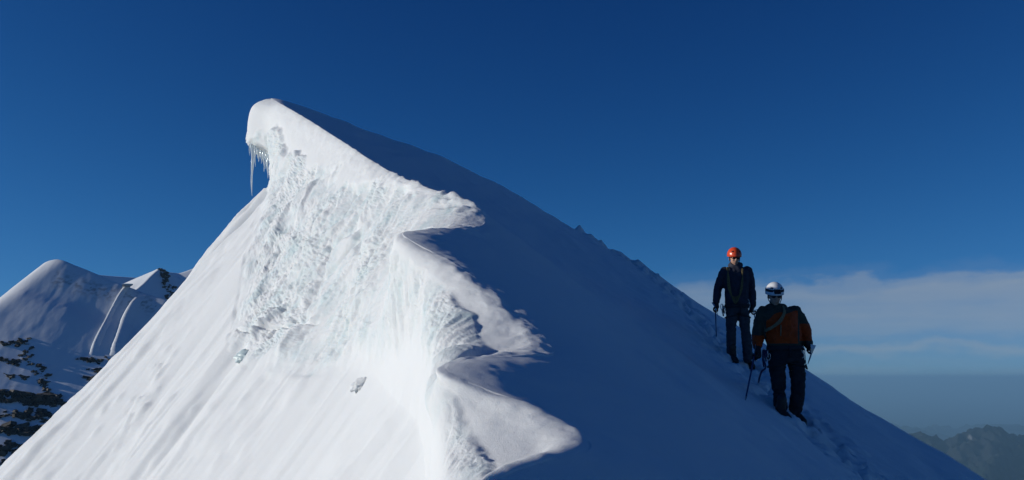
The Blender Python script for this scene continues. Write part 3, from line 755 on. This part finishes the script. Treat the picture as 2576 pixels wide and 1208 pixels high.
def head_parts(bm, c, look, k=1.0):
    """head into bm: c = centre of the head, look = facing direction"""
    f = V3(look).normalized(); x = Vector((0, 0, 1)).cross(f).normalized()*-1; z = x.cross(f)*-1
    if z.z < 0: z = -z
    rot = Matrix((x, f, z)).transposed()
    def at_(a, b, d): return V3(c)+rot @ (Vector((a, b, d))*k)
    bm_ball(bm, at_(0, -0.012, 0.035), (0.075*k, 0.094*k, 0.088*k), 3, rot)
    bm_ball(bm, at_(0, 0.022, -0.03), (0.060*k, 0.068*k, 0.082*k), 3, rot)
    bm_ball(bm, at_(0, 0.05, -0.088), (0.030*k, 0.030*k, 0.026*k), 2, rot)        # chin
    bm_ball(bm, at_(0, 0.04, -0.055), (0.046*k, 0.044*k, 0.04*k), 2, rot)         # jaw
    bm_chain(bm, [(at_(0, 0.086, 0.012), 0.010*k), (at_(0, 0.100, -0.022), 0.014*k)])  # nose
    bm_ball(bm, at_(0, 0.083, -0.052), (0.024*k, 0.012*k, 0.007*k), 2, rot)       # lips
    bm_ball(bm, at_(0, 0.082, -0.063), (0.021*k, 0.012*k, 0.007*k), 2, rot)
    for s_ in (-1, 1):
        bm_ball(bm, at_(s_*0.076, -0.01, -0.012), (0.011*k, 0.02*k, 0.032*k), 2, rot)   # ears
        bm_ball(bm, at_(s_*0.036, 0.066, -0.018), (0.022*k, 0.02*k, 0.02*k), 2, rot)    # cheeks
        bm_ball(bm, at_(s_*0.030, 0.078, 0.030), (0.026*k, 0.012*k, 0.009*k), 2, rot)   # brow
    bm_chain(bm, [(at_(0, -0.02, -0.07), 0.055*k), (at_(0, -0.045, -0.17), 0.060*k)])
    return rot, at_
def eyes(at_, parent):
    for s_ in (-1, 1):
        bm = bmesh.new(); bm_ball(bm, at_(s_*0.031, 0.068, 0.008), 0.0125); finish('eye', bm, M_HWHITE, parent)
def helmet(at_, rot, mat, parent, k=1.0, lamp=False):
    n, m = 40, 14; bm = bmesh.new(); rings = []
    for j in range(m+1):
        ph = (j/m)*math.pi*0.5*1.12; row = []
        for i in range(n):
            th = 2*math.pi*i/n; sx, sy = math.cos(th), math.sin(th)
            rx, ry, rz = 0.102, 0.124, 0.112
            brim = 0.014*max(0, sy)**2*(j/m)**6
            rib = 1+0.022*math.cos(5*th)*math.sin(ph)*(1-(j/m))*2
            cut = 0.018*max(0, -sy)*(j/m)**3
            q = Vector((rx*sx*math.sin(ph)*rib, (ry+brim)*sy*math.sin(ph)*rib, rz*math.cos(ph)-cut))
            row.append(bm.verts.new(at_(q.x, q.y-0.010, q.z+0.050)))
        rings.append(row)
    for A, B in zip(rings[:-1], rings[1:]):
        for i in range(n): bm.faces.new((A[i], A[(i+1) % n], B[(i+1) % n], B[i]))
    bmesh.ops.remove_doubles(bm, verts=bm.verts[:], dist=1e-5)
    h = finish('helmet', bm, mat, parent); sd = h.modifiers.new('shell', 'SOLIDIFY'); sd.thickness = 0.008; sd.offset = 1
    bm = bmesh.new(); pts = [at_(0.104*math.cos(t), 0.127*math.sin(t)-0.010, 0.028) for t in np.linspace(0, 2*math.pi, 33)]
    bm_tube(bm, pts, 0.006, 6); finish('rim', bm, mat, h)
    for s_ in (-1, 1):
        for t in (0.25, 0.6):
            bm = bmesh.new(); a = math.radians(90-s_*(24+30*t))
            bm_ball(bm, at_(0.102*math.cos(a)*0.93, 0.124*math.sin(a)*0.93-0.010, 0.050+0.055), (0.006, 0.010, 0.018), 2, rot); finish('vent', bm, M_BLACK, h)
        bm = bmesh.new(); bm_tube(bm, [at_(s_*0.085, 0.0, 0.03), at_(s_*0.079, 0.01, -0.04), at_(s_*0.04, 0.052, -0.108), at_(0, 0.055, -0.118)], 0.005, 6); finish('chin_strap', bm, M_WEB, h)
    if lamp:
        bm = bmesh.new(); N_ = 34; A_, B_ = [], []
        for i in range(N_):
            t = 2*math.pi*i/N_
            A_.append(bm.verts.new(at_(0.1115*math.cos(t), 0.1345*math.sin(t)-0.010, 0.064))); B_.append(bm.verts.new(at_(0.1075*math.cos(t), 0.130*math.sin(t)-0.010, 0.092)))
        for i in range(N_): bm.faces.new((A_[i], A_[(i+1) % N_], B_[(i+1) % N_], B_[i]))
        b_ = finish('headlamp_band', bm, M_BLACK, h); b_.modifiers.new('t', 'SOLIDIFY').thickness = 0.005
        bm = bmesh.new(); bm_box(bm, at_(0, 0.135, 0.076), (0.058, 0.026, 0.036), rot); bmesh.ops.bevel(bm, geom=bm.edges[:], offset=0.007, segments=2, affect='EDGES')
        finish('headlamp', bm, M_BLACK, h)
    return h
def glasses(at_, rot, parent):
    bm = bmesh.new()
    for s_ in (-1, 1): bm_ball(bm, at_(s_*0.032, 0.085, 0.010), (0.030, 0.010, 0.020), 3, rot)
    bm_tube(bm, [at_(-0.012, 0.094, 0.016), at_(0, 0.098, 0.018), at_(0.012, 0.094, 0.016)], 0.004, 6)
    g = finish('sunglasses', bm, M_LENS, parent)
    for s_ in (-1, 1):
        bm = bmesh.new(); bm_tube(bm, [at_(s_*0.058, 0.078, 0.014), at_(s_*0.073, 0.05, 0.014), at_(s_*0.079, -0.01, 0.006)], 0.0035, 6); finish('temple', bm, M_BLACK, g)
def glove(c, axis, palm, wrist, parent, rgrip=0.017):
    """fist closed round a handle: c on the handle axis, palm = direction from the handle to the palm"""
    A = V3(axis).normalized(); Pm = V3(palm); Pm = (Pm-A*Pm.dot(A)).normalized(); T = A.cross(Pm)
    C = V3(c); bm = bmesh.new(); R0 = rgrip+0.013
    bm_ball(bm, C+Pm*(R0+0.012), (0.030, 0.030, 0.046), 3, Matrix((T, Pm, A)).transposed())
    for i, (L, r) in enumerate(((1.0, 0.0115), (1.08, 0.012), (1.02, 0.0115), (0.82, 0.010))):
        off = A*((1.5-i)*0.0225*-1); ch = []
        for k in range(6):
            a = math.radians(20+k*44*L); ch.append((C+off+(Pm*math.cos(a)+T*math.sin(a))*R0, r*(1-0.05*k)))
        bm_chain(bm, ch)
    th = [(C-A*0.030+Pm*(R0+0.005)-T*0.012, 0.015), (C-A*0.045-T*0.030+Pm*0.010, 0.014), (C-A*0.036-T*R0*1.0-Pm*0.016, 0.012), (C-A*0.030-T*0.010-Pm*(R0+0.002), 0.0105)]
    bm_chain(bm, th)
    w_ = V3(wrist); bm_chain(bm, [(C+Pm*(R0+0.016), 0.033), (C.lerp(w_, 0.6)+Pm*(R0+0.014)*0.5, 0.036), (w_, 0.046), (w_+(w_-C).normalized()*0.05, 0.050)])
    return blend('glove', bm, M_GLOVE, parent, 0.0055, 3)
def boot(ank, toe_dir, parent, k=1.0):
    f = V3(toe_dir).normalized(); up = Vector((0, 0, 1)); x = f.cross(up).normalized(); n_ = x.cross(f).normalized(); a = V3(ank)
    def at_(l, s_, h): return a+f*l*k+x*s_*k+n_*h*k
    bm = bmesh.new()
    bm_chain(bm, [(at_(-0.01, 0, 0.12), 0.058*k), (at_(0, 0, 0.03), 0.054*k)])
    bm_chain(bm, [(at_(-0.055, 0, -0.045), 0.040*k), (at_(0.02, 0, -0.030), 0.050*k), (at_(0.10, 0, -0.045), 0.046*k), (at_(0.17, 0.004, -0.060), 0.036*k)])
    bm_ball(bm, at_(-0.04, 0, 0.0), (0.05*k, 0.05*k, 0.06*k))
    b_ = blend('boot', bm, M_BOOT, parent, 0.009, 4, 0.003, 14, 3)
    bm = bmesh.new(); ol = [(-0.095, 0.0), (-0.085, 0.034), (-0.02, 0.036), (0.08, 0.048), (0.16, 0.044), (0.205, 0.016), (0.205, -0.016), (0.16, -0.040), (0.08, -0.044), (-0.02, -0.036), (-0.085, -0.034)]
    lo = [bm.verts.new(at_(l, s_, -0.112)) for l, s_ in ol]; hi = [bm.verts.new(at_(l, s_, -0.078)) for l, s_ in ol]
    bm.faces.new(lo[::-1]); bm.faces.new(hi)
    for i in range(len(ol)): bm.faces.new((lo[i], lo[(i+1) % len(ol)], hi[(i+1) % len(ol)], hi[i]))
    finish('sole', bm, M_SOLE, b_, False)
    bm = bmesh.new()
    for l, s_ in ((-0.075, 0.03), (-0.075, -0.03), (-0.02, 0.036), (-0.02, -0.036), (0.06, 0.046), (0.06, -0.044), (0.13, 0.044), (0.13, -0.042)): bm_cone(bm, at_(l, s_, -0.105), at_(l, s_*1.08, -0.145), 0.008, 0.001, 6)
    for s_ in (0.022, -0.022): bm_cone(bm, at_(0.19, s_, -0.10), at_(0.245, s_, -0.125), 0.008, 0.001, 6)
    for s_ in (0.042, -0.040): bm_tube(bm, [at_(-0.09, s_*0.7, -0.10), at_(0.0, s_, -0.10), at_(0.10, s_*1.1, -0.10), at_(0.2, s_*0.6, -0.10)], 0.006, 6)
    finish('crampon', bm, M_METAL, b_)
    bm = bmesh.new(); bm_tube(bm, [at_(0.03, -0.052, -0.07), at_(0.05, -0.03, 0.0), at_(0.055, 0, 0.022), at_(0.05, 0.03, 0.0), at_(0.03, 0.052, -0.07)], 0.006, 6); finish('crampon_strap', bm, M_WEB, b_)
    return b_
def ice_axe(top, tip, pick_dir, shaft_mat, label):
    """walking axe: head at the top, pick one way and adze the other, spike at the tip"""
    t, e = V3(top), V3(tip); ax = (e-t).normalized(); pk = V3(pick_dir); pk = (pk-ax*pk.dot(ax)).normalized(); w_ = ax.cross(pk)
    root = bpy.data.objects.new('ice_axe', None); COL.objects.link(root); root.location = e; tag(root, label, 'ice axe', 'ice axes of the climbers'); root.empty_display_size = 0.1
    bpy.context.view_layer.update()
    bm = bmesh.new(); bm_tube(bm, [t+ax*0.01, t.lerp(e, 0.5), e-ax*0.06], [0.0105, 0.010, 0.0095], 10); finish('shaft', bm, shaft_mat, root)
    bm = bmesh.new(); bm_cone(bm, e-ax*0.07, e+ax*0.03, 0.011, 0.002, 8); finish('spike', bm, M_METAL, root)
    bm = bmesh.new(); prof = [(0.0, 0.014, 0.007), (0.05, 0.012, 0.006), (0.10, 0.010, 0.005), (0.15, 0.005, 0.003)]; prev = None
    for l, h, th in prof:
        c = t+pk*l+ax*(l*l*1.6); q = [bm.verts.new(c+ax*h+w_*th), bm.verts.new(c+ax*h-w_*th), bm.verts.new(c-ax*h-w_*th), bm.verts.new(c-ax*h+w_*th)]
        if prev:
            for i in range(4): bm.faces.new((prev[i], prev[(i+1) % 4], q[(i+1) % 4], q[i]))
        else: bm.faces.new(q)
        prev = q
    bm.faces.new(prev[::-1]); finish('pick', bm, M_METAL, root, False)
    bm = bmesh.new(); prev = None
    for l, h, th in ((0.0, 0.012, 0.009), (0.05, 0.008, 0.02), (0.095, 0.004, 0.032)):
        c = t-pk*l+ax*(l*l*2.0); q = [bm.verts.new(c+ax*h+w_*th), bm.verts.new(c+ax*h-w_*th), bm.verts.new(c-ax*h-w_*th), bm.verts.new(c-ax*h+w_*th)]
        if prev:
            for i in range(4): bm.faces.new((prev[i], prev[(i+1) % 4], q[(i+1) % 4], q[i]))
        else: bm.faces.new(q)
        prev = q
    bm.faces.new(prev[::-1]); finish('adze', bm, M_METAL, root, False)
    adopt(root); return root
def carabiner(c, size, parent, mat=None, tilt=0.0):
    bm = bmesh.new(); C = V3(c); pts = []
    for t in np.linspace(0, 2*math.pi, 15):
        x_, z_ = 0.45*size*math.cos(t), size*math.sin(t); pts.append(C+Vector((x_*math.cos(tilt)-z_*math.sin(tilt), 0, x_*math.sin(tilt)+z_*math.cos(tilt))))
    bm_tube(bm, pts, 0.006, 6); return finish('carabiner', bm, mat or M_METAL, parent)
def harness(waist, hx, hy, legs, parent):
    """waist belt, two leg loops"""
    C = V3(waist); bm = bmesh.new(); n = 36; A_, B_ = [], []
    for i in range(n):
        t = 2*math.pi*i/n; q = Vector((hx*math.cos(t), hy*math.sin(t), 0))
        A_.append(bm.verts.new(C+q+Vector((0, 0, 0.026)))); B_.append(bm.verts.new(C+q*1.02-Vector((0, 0, 0.026))))
    for i in range(n): bm.faces.new((A_[i], A_[(i+1) % n], B_[(i+1) % n], B_[i]))
    h = finish('harness', bm, M_WEB, parent); h.modifiers.new('t', 'SOLIDIFY').thickness = 0.01
    for (c, r, tilt) in legs:
        bm = bmesh.new(); pts = [V3(c)+Vector((r*math.cos(t), r*1.05*math.sin(t), tilt*r*math.cos(t))) for t in np.linspace(0, 2*math.pi, 25)]
        bm_tube(bm, pts, 0.013, 8); finish('leg_loop', bm, M_WEB, h)
    bm = bmesh.new(); bm_tube(bm, [C+Vector((0, -hy*1.03, 0.02)), C+Vector((0.005, -hy*1.12, -0.05)), C+Vector((0, -hy*0.95, -0.12))], 0.012, 8); finish('belay_loop', bm, M_WEB, h)
    return h

# ------------------------------------------------------------------ the two climbers
def fz(zx, zy): return 1851.4+zx*0.3166, 690.9+zy*0.3166
def rz(zx, zy): return 1770.9+zx*0.27776, 603.7+zy*0.27776

def paint(ob, mats, rule):
    me = ob.data; me.materials.clear()
    for m in mats: me.materials.append(m)
    n = len(me.polygons); c = np.empty(n*3, np.float32); me.polygons.foreach_get('center', c); c = c.reshape(-1, 3)
    me.polygons.foreach_set('material_index', rule(c).astype(np.int32)); me.update()
def front_climber():
    fl_ = hit(*fz(372, 1120)); fr_ = hit(*fz(485, 1135)); Y = 0.5*(fl_[1]+fr_[1]); k = Y/F_PX*0.3166
    def J(zx, zy, d=0.0): return P(*fz(zx, zy), Y+d)
    rt = person_root('person', ((fl_+fr_)/2), 'climber in orange and black jacket and white helmet, nearer of the two, walking down')
    look = Vector((-0.06, -1.0, -0.28)); hc = J(308, 170, -0.03)
    # body
    bm = bmesh.new(); rot, at_ = head_parts(bm, hc, look)
    bm_loft(bm, [(J(312, 262, .03), .07, .07), (J(335, 300), .18, .10), (J(360, 380), .19, .12), (J(385, 540), .17, .12), (J(395, 650), .17, .12), (J(398, 690), .10, .09)])
    aL = [J(212, 305, .02), J(178, 470, .03), J(166, 575, -.06)]; aR = [J(472, 305, .02), J(552, 455, .05), J(580, 572, -.03)]
    for a in (aL, aR): bm_chain(bm, [(a[0], .055), (a[1], .042), (a[2], .03)])
    lL = [J(325, 660), J(348, 880, -.06), J(364, 1060, 0)]; lR = [J(468, 660), J(490, 880, -.07), J(474, 1070, -0.03)]
    for l in (lL, lR): bm_chain(bm, [(l[0], .085), (l[1], .055), (l[2], .04)])
    blend('body', bm, M_SKIN, rt, 0.008, 3)
    eyes(at_, rt); glasses(at_, rot, rt); helmet(at_, rot, M_HWHITE, rt, lamp=True)
    # jacket
    bm = bmesh.new()
    bm_loft(bm, [(J(312, 232, .03), .085, .09), (J(312, 258, .02), .105, .10), (J(330, 282, .01), .17, .125), (J(338, 305, .0), .215, .145), (J(350, 350), .225, .16), (J(362, 420), .222, .172), (J(372, 480), .222, .178), (J(381, 535), .215, .17), (J(388, 568), .21, .16), (J(392, 590), .20, .15)])
    bm_chain(bm, [(J(222, 300, .02), .085), (J(196, 380, .03), .083), (J(180, 470, .03), .078), (J(172, 530, -.02), .066), (J(168, 565, -.05), .056)])
    bm_chain(bm, [(J(462, 300, .02), .092), (J(515, 375, .04), .084), (J(549, 450, .05), .074), (J(565, 520, .01), .062), (J(577, 562, -.02), .054)])
    bm_chain(bm, [(J(255, 262, .06), .05), (J(310, 268, .10), .07), (J(372, 258, .06), .05)])          # hood lying on the shoulders
    jk = blend('jacket', bm, M_ORANGE, rt, 0.011, 4, 0.011, 8.0, 21, (1, 1, 1.25))
    def rule(c):
        px, py = to_px(c); zx = (px-1851.4)/0.3166; zy = (py-690.9)/0.3166; wob = 8*np.sin(zx*0.05)
        chest = (zx > 240) & (zx < 492) & (zy > 318+wob-0.10*(zx-240)+np.maximum(0, 300-zx)*0.9) & (zy < 546)
        armL = (zx < 226) & (zy > 482) & (zy < 575); armR = (zx > 505) & (zy > 392) & (zy < 528)
        return np.where(chest | armL | armR, 1, 0)
    paint(jk, [M_GREEN, M_ORANGE], rule)
    bm = bmesh.new(); bm_tube(bm, [J(358, 400, -.185), J(357, 440, -.19), J(356, 486, -.185)], 0.006, 6); finish('chest_zip', bm, M_ROPE2, jk)
    bm = bmesh.new(); bm_tube(bm, [J(318, 415, -.185), J(322, 440, -.188), J(328, 462, -.188)], 0.007, 6); finish('chest_tab', bm, M_ORANGE, jk)
    # trousers
    bm = bmesh.new()
    bm_loft(bm, [(J(390, 555), .195, .14), (J(396, 610), .205, .15), (J(400, 660), .215, .155), (J(402, 700), .20, .14)])
    bm_chain(bm, [(J(328, 665), .108), (J(330, 760, -.03), .096), (J(340, 880, -.06), .080), (J(345, 980, -.02), .078), (J(357, 1058, 0), .074)])
    bm_chain(bm, [(J(474, 668), .108), (J(488, 760, -.03), .096), (J(494, 880, -.07), .082), (J(486, 980, -.05), .080), (J(474, 1062, -.02), .078)])
    blend('trousers', bm, M_BLACK, rt, 0.011, 4, 0.013, 8.0, 33, (1, 1, 1.6))
    for l, f_, td in ((lL, fl_, (0.30, -0.9, -0.25)), (lR, fr_, (0.40, -0.85, -0.30))):
        b_ = V3(f_)+Vector((0, 0.05, 0.065)); boot(b_, td, rt)
    # gloves and axes
    tipL = hit(*fz(75, 1000)); topL = J(150, 628, -.12)
    glove(topL+np.array((0, 0, -0.03)), V3(topL)-V3(tipL), (0.35, 0.5, 0.4), J(167, 570, -.06), rt)
    ice_axe(topL, tipL, (-0.3, -1, 0.1), M_BLUE, 'ice axe planted in the snow by the climber in orange jacket')
    cR = J(589, 606, -.05); hd = J(556, 630, -.16); axd = Vector((-0.16, -0.95, -0.25)).normalized()
    glove(cR, axd, (0.2, 0.2, 0.8), J(579, 566, -.03), rt)
    ice_axe(V3(cR)+axd*0.10, V3(cR)-axd*0.44, (-0.25, 0, -1.0), M_ALU, 'ice axe carried level in the far hand of the climber in orange')
    # harness and gear
    hn = harness(J(391, 585), .222, .168, [((J(333, 715)), .118, 0.25), ((J(474, 715)), .118, -0.25)], rt)
    for zx, zy, sz, ti in ((240, 640, .045, .2), (262, 655, .04, -.2), (225, 625, .05, .1), (535, 600, .04, .2), (528, 640, .035, 0)): carabiner(J(zx, zy, -.10), sz, hn, None, ti)
    for zx0, zy0, zx1, zy1 in ((215, 600, 222, 735), (232, 600, 240, 690), (245, 600, 252, 670)):
        bm = bmesh.new(); bm_tube(bm, spline([J(zx0, zy0, -.1), J((zx0+zx1)/2-6, (zy0+zy1)/2, -.12), J(zx1, zy1, -.1)]), 0.009, 6); finish('gear_sling', bm, M_BWEB, hn)
    bm = bmesh.new(); bm_tube(bm, spline([J(545, 600, -.02), J(552, 660, -.02), J(556, 715, -.02)]), 0.0035, 6); cd = finish('leash', bm, M_WEB, hn)
    bm = bmesh.new(); bm_chain(bm, [(J(556, 715, -.02), .009), (J(562, 745, -.02), .013), (J(568, 752, -.02), .006)]); finish('leash_toggle', bm, M_BLACK, hn)
    adopt(rt)
    # rope slung over the chest and the slack loop beside the leg
    bm = bmesh.new()
    for i in range(3):
        o_ = i*7
        bm_tube(bm, spline([J(372+o_*.4, 250, -.07), J(378+o_, 300, -.175), J(345+o_, 360+o_, -.205), J(300, 402+o_*1.3, -.195), J(258-o_*.3, 425+o_*1.4, -.17), J(230, 430+o_, -.05), J(236, 330, .10), J(290, 268, .14), J(372+o_*.4, 250, -.07)]), 0.0062, 6)
    ro = finish('rope_coil', bm, M_ROPE2, None); tag(ro, 'pale rope slung diagonally over the orange jacket', 'rope')
    bm = bmesh.new(); g0 = hit(*fz(180, 862))
    bm_tube(bm, spline([J(222, 600, -.10), J(216, 660, -.14), J(236, 735, -.14), J(205, 770, -.12), J(188, 815, -.06), g0+np.array((0, 0, .01))]), 0.011, 8)
    sl_ = finish('rope_end', bm, M_BWEB, None); tag(sl_, 'dark rope end hanging beside the leg of the climber in orange', 'rope')
    return Y

def rear_climber():
    fl_ = hit(*rz(262, 1078)); fr_ = hit(*rz(405, 1120)); Y = 0.5*(fl_[1]+fr_[1])
    def J(zx, zy, d=0.0): return P(*rz(zx, zy), Y+d)
    rt = person_root('person', ((fl_+fr_)/2), 'climber in dark navy jacket and orange-red helmet, farther up the track')
    look = Vector((0.04, -1.0, -0.22)); hc = J(276, 165, -.02)
    bm = bmesh.new(); rot, at_ = head_parts(bm, hc, look, 1.0)
    bm_loft(bm, [(J(280, 250, .03), .07, .07), (J(288, 285), .17, .10), (J(292, 380), .165, .115), (J(298, 520), .15, .11), (J(302, 610), .15, .11), (J(302, 650), .09, .08)])
    aL = [J(182, 295, .02), J(128, 440, .04), J(108, 570, -.03)]; aR = [J(398, 290, .02), J(430, 440, .05), J(447, 590, -.02)]
    for a in (aL, aR): bm_chain(bm, [(a[0], .05), (a[1], .04), (a[2], .03)])
    lL = [J(255, 640), J(250, 850, -.05), J(250, 1040, 0)]; lR = [J(348, 640), J(376, 850, -.06), J(396, 1070, -.02)]
    for l in (lL, lR): bm_chain(bm, [(l[0], .08), (l[1], .052), (l[2], .04)])
    blend('body', bm, M_SKIN, rt, 0.008, 3)
    eyes(at_, rt); glasses(at_, rot, rt); helmet(at_, rot, M_HORANGE, rt)
    bm = bmesh.new()
    bm_loft(bm, [(J(280, 205, .03), .080, .085), (J(281, 240, .02), .098, .095), (J(284, 262, .01), .15, .12), (J(290, 285), .195, .135), (J(292, 340), .20, .15), (J(294, 430), .185, .155), (J(297, 520), .178, .15), (J(300, 580), .182, .15), (J(302, 620), .185, .15)])
    bm_chain(bm, [(J(190, 285, .02), .08), (J(155, 370, .03), .076), (J(130, 440, .04), .068), (J(118, 510, 0), .058), (J(110, 562, -.03), .05)])
    bm_chain(bm, [(J(392, 282, .02), .08), (J(418, 365, .04), .074), (J(430, 440, .05), .066), (J(438, 520, .02), .058), (J(445, 582, -.02), .05)])
    bm_chain(bm, [(J(240, 235, .06), .045), (J(280, 240, .10), .065), (J(325, 228, .06), .045)])
    blend('jacket', bm, M_NAVY, rt, 0.011, 4, 0.010, 8.0, 51, (1, 1, 1.25))
    bm = bmesh.new()
    bm_loft(bm, [(J(300, 585), .165, .13), (J(302, 630), .175, .14), (J(302, 665), .165, .13)])
    bm_chain(bm, [(J(255, 640), .098), (J(248, 740, -.03), .084), (J(246, 850, -.05), .070), (J(246, 960, -.02), .068), (J(250, 1045, 0), .070)])
    bm_chain(bm, [(J(350, 640), .098), (J(366, 740, -.03), .086), (J(380, 850, -.06), .074), (J(391, 960, -.03), .074), (J(398, 1075, -.01), .074)])
    blend('trousers', bm, M_GREY, rt, 0.011, 4, 0.012, 8.0, 63, (1, 1, 1.6))
    for f_, td in ((fl_, (0.25, -0.9, -0.28)), (fr_, (0.32, -0.9, -0.30))): boot(V3(f_)+Vector((0, 0.05, 0.065)), td, rt)
    tipL = hit(*rz(113, 878)); topL = J(103, 612, -.06)
    glove(topL+np.array((0, 0, -.03)), V3(topL)-V3(tipL), (0.45, 0.4, 0.4), J(108, 565, -.03), rt)
    ice_axe(topL, tipL, (-0.2, -1, 0.1), M_BLUE, 'blue-shafted ice axe planted in the snow by the climber with orange helmet')
    topR = J(450, 640, -.06); tipR = hit(*rz(486, 860), 12.0)
    glove(topR+np.array((0, 0, -.03)), V3(topR)-V3(tipR), (-0.45, 0.4, 0.4), J(446, 590, -.02), rt)
    ice_axe(topR, tipR, (0.2, -1, 0.1), M_ALU, 'pale-shafted ice axe between the two climbers, held by the farther one')
    hn = harness(J(301, 600), .192, .162, [((J(255, 690)), .104, 0.25), ((J(354, 690)), .106, -0.25)], rt)
    for zx, zy, sz, ti in ((165, 610, .05, .1), (178, 640, .055, -.1), (400, 560, .04, .2), (405, 590, .045, 0), (402, 620, .04, -.3), (386, 505, .03, .2)): carabiner(J(zx, zy, -.08), sz, hn, None, ti)
    for zx0, zy0, zx1, zy1 in ((172, 590, 176, 690), (186, 600, 182, 660)):
        bm = bmesh.new(); bm_tube(bm, spline([J(zx0, zy0, -.06), J((zx0+zx1)/2-5, (zy0+zy1)/2, -.08), J(zx1, zy1, -.06)]), 0.010, 6); finish('gear_sling', bm, M_WEB, hn)
    adopt(rt)
    bm = bmesh.new()
    for i in range(5):
        o_ = i*6.0; w_ = i*5.0
        bm_tube(bm, spline([J(222-i*4, 250, -.10), J(213+i*3, 330, -.165), J(216+i*5, 420, -.175), J(240+w_, 490+o_*2, -.185), J(285, 520+o_*2.2, -.185), J(335-w_, 480+o_*2, -.18), J(352-i*3, 380, -.17), J(340+i*3, 270, -.12), J(320, 240, .05), J(280, 245, .13), J(222-i*4, 250, -.10)]), 0.0075, 6)
    ro = finish('rope_coil', bm, M_ROPE, None); tag(ro, 'olive rope coil worn over the chest of the climber with orange helmet', 'rope')
    bm = bmesh.new(); bm_tube(bm, spline([J(228, 300, -.19), J(246, 360, -.21), J(270, 384, -.21), J(262, 420, -.2), J(240, 468, -.19)]), 0.008, 6)
    return Y
YF_ = front_climber(); YR_ = rear_climber()
print('climbers at', YF_, YR_)

# ------------------------------------------------------------------ icicles under the cornice
def ice_mat():
    m, t, b = mat_new('clear_ice'); b.inputs['Base Color'].default_value = (0.78, 0.86, 0.90, 1); b.inputs['Roughness'].default_value = 0.12
    b.inputs['Transmission Weight'].default_value = 0.35; b.inputs['IOR'].default_value = 1.31
    n = tex(t, 30, 3, 0.5); add_bump(t, b, n.outputs['Fac'], 0.25, 0.01); return m
MAT_ICE = ice_mat()
ri = random.Random(3)
ICI = [(634,372,494,23.75,9),(641,380,420,23.7,6),(650,388,408,23.65,6),(656,392,412,23.6,5),(663,396,432,23.5,6),(669,400,426,23.45,5),(674,402,450,23.4,7),(679,410,446,23.35,6),(684,414,458,23.3,6),(628,356,392,23.8,5),(646,386,400,23.65,5),(660,394,410,23.6,4)]
for px, p0, p1, y, wpx in ICI:
    a = P(px, p0-14, y); e = P(px+ri.uniform(-1, 3), p1, y); r0 = wpx*0.5*y/F_PX
    n = 12; pts = [a+(e-a)*t+np.array((math.sin(7*t+px)*0.3*r0, 0, 0)) for t in np.linspace(0, 1, n)]
    bm = bmesh.new(); bm_tube(bm, pts, [max(0.003, r0*(1-t)**0.6*(1+0.15*math.sin(19*t+px))) for t in np.linspace(0, 1, n)], 8)
    finish('icicle', bm, MAT_ICE, ridge)

# ------------------------------------------------------------------ loose lumps below the ice face
def lump(name, px, py, size, mat, seed):
    c = near_left(px, py); bm = bmesh.new(); bmesh.ops.create_icosphere(bm, subdivisions=4, radius=1.0)
    co = np.array([v.co[:] for v in bm.verts]); f1_, f2_, id_ = worley(co*1.7+seed, seed)
    rad = 0.8+0.35*(id_-0.5)+0.25*fbm(co*2.5+seed, 4, seed)
    for v, r in zip(bm.verts, rad): v.co = Vector((v.co.x*size[0]*r, v.co.y*size[1]*r, v.co.z*size[2]*r))
    ob = finish(name, bm, mat, None); ob.location = V3(c); ob.rotation_euler = (0.5, -0.5, 0.3); return ob
def plain_snow():
    m, t, b = mat_new('broken_snow'); b.inputs['Base Color'].default_value = (0.80, 0.81, 0.82, 1); b.inputs['Roughness'].default_value = 0.7
    n = tex(t, 40, 5, 0.6); add_bump(t, b, n.outputs['Fac'], 0.4, 0.02); return m
M_BS = plain_snow(); M_BULGE = hard_mat('glassy_green_ice', (0.68, 0.80, 0.80), 0.45)
o_ = lump('snow_block', 905, 962, (0.13, 0.10, 0.055), MAT_SNOW, 4); tag(o_, 'broken snow block lying on the sunny slope below the ice face', 'snow block')
o_ = lump('ice_bulge', 606, 892, (0.17, 0.16, 0.06), M_BULGE, 6); o_.parent = ridge
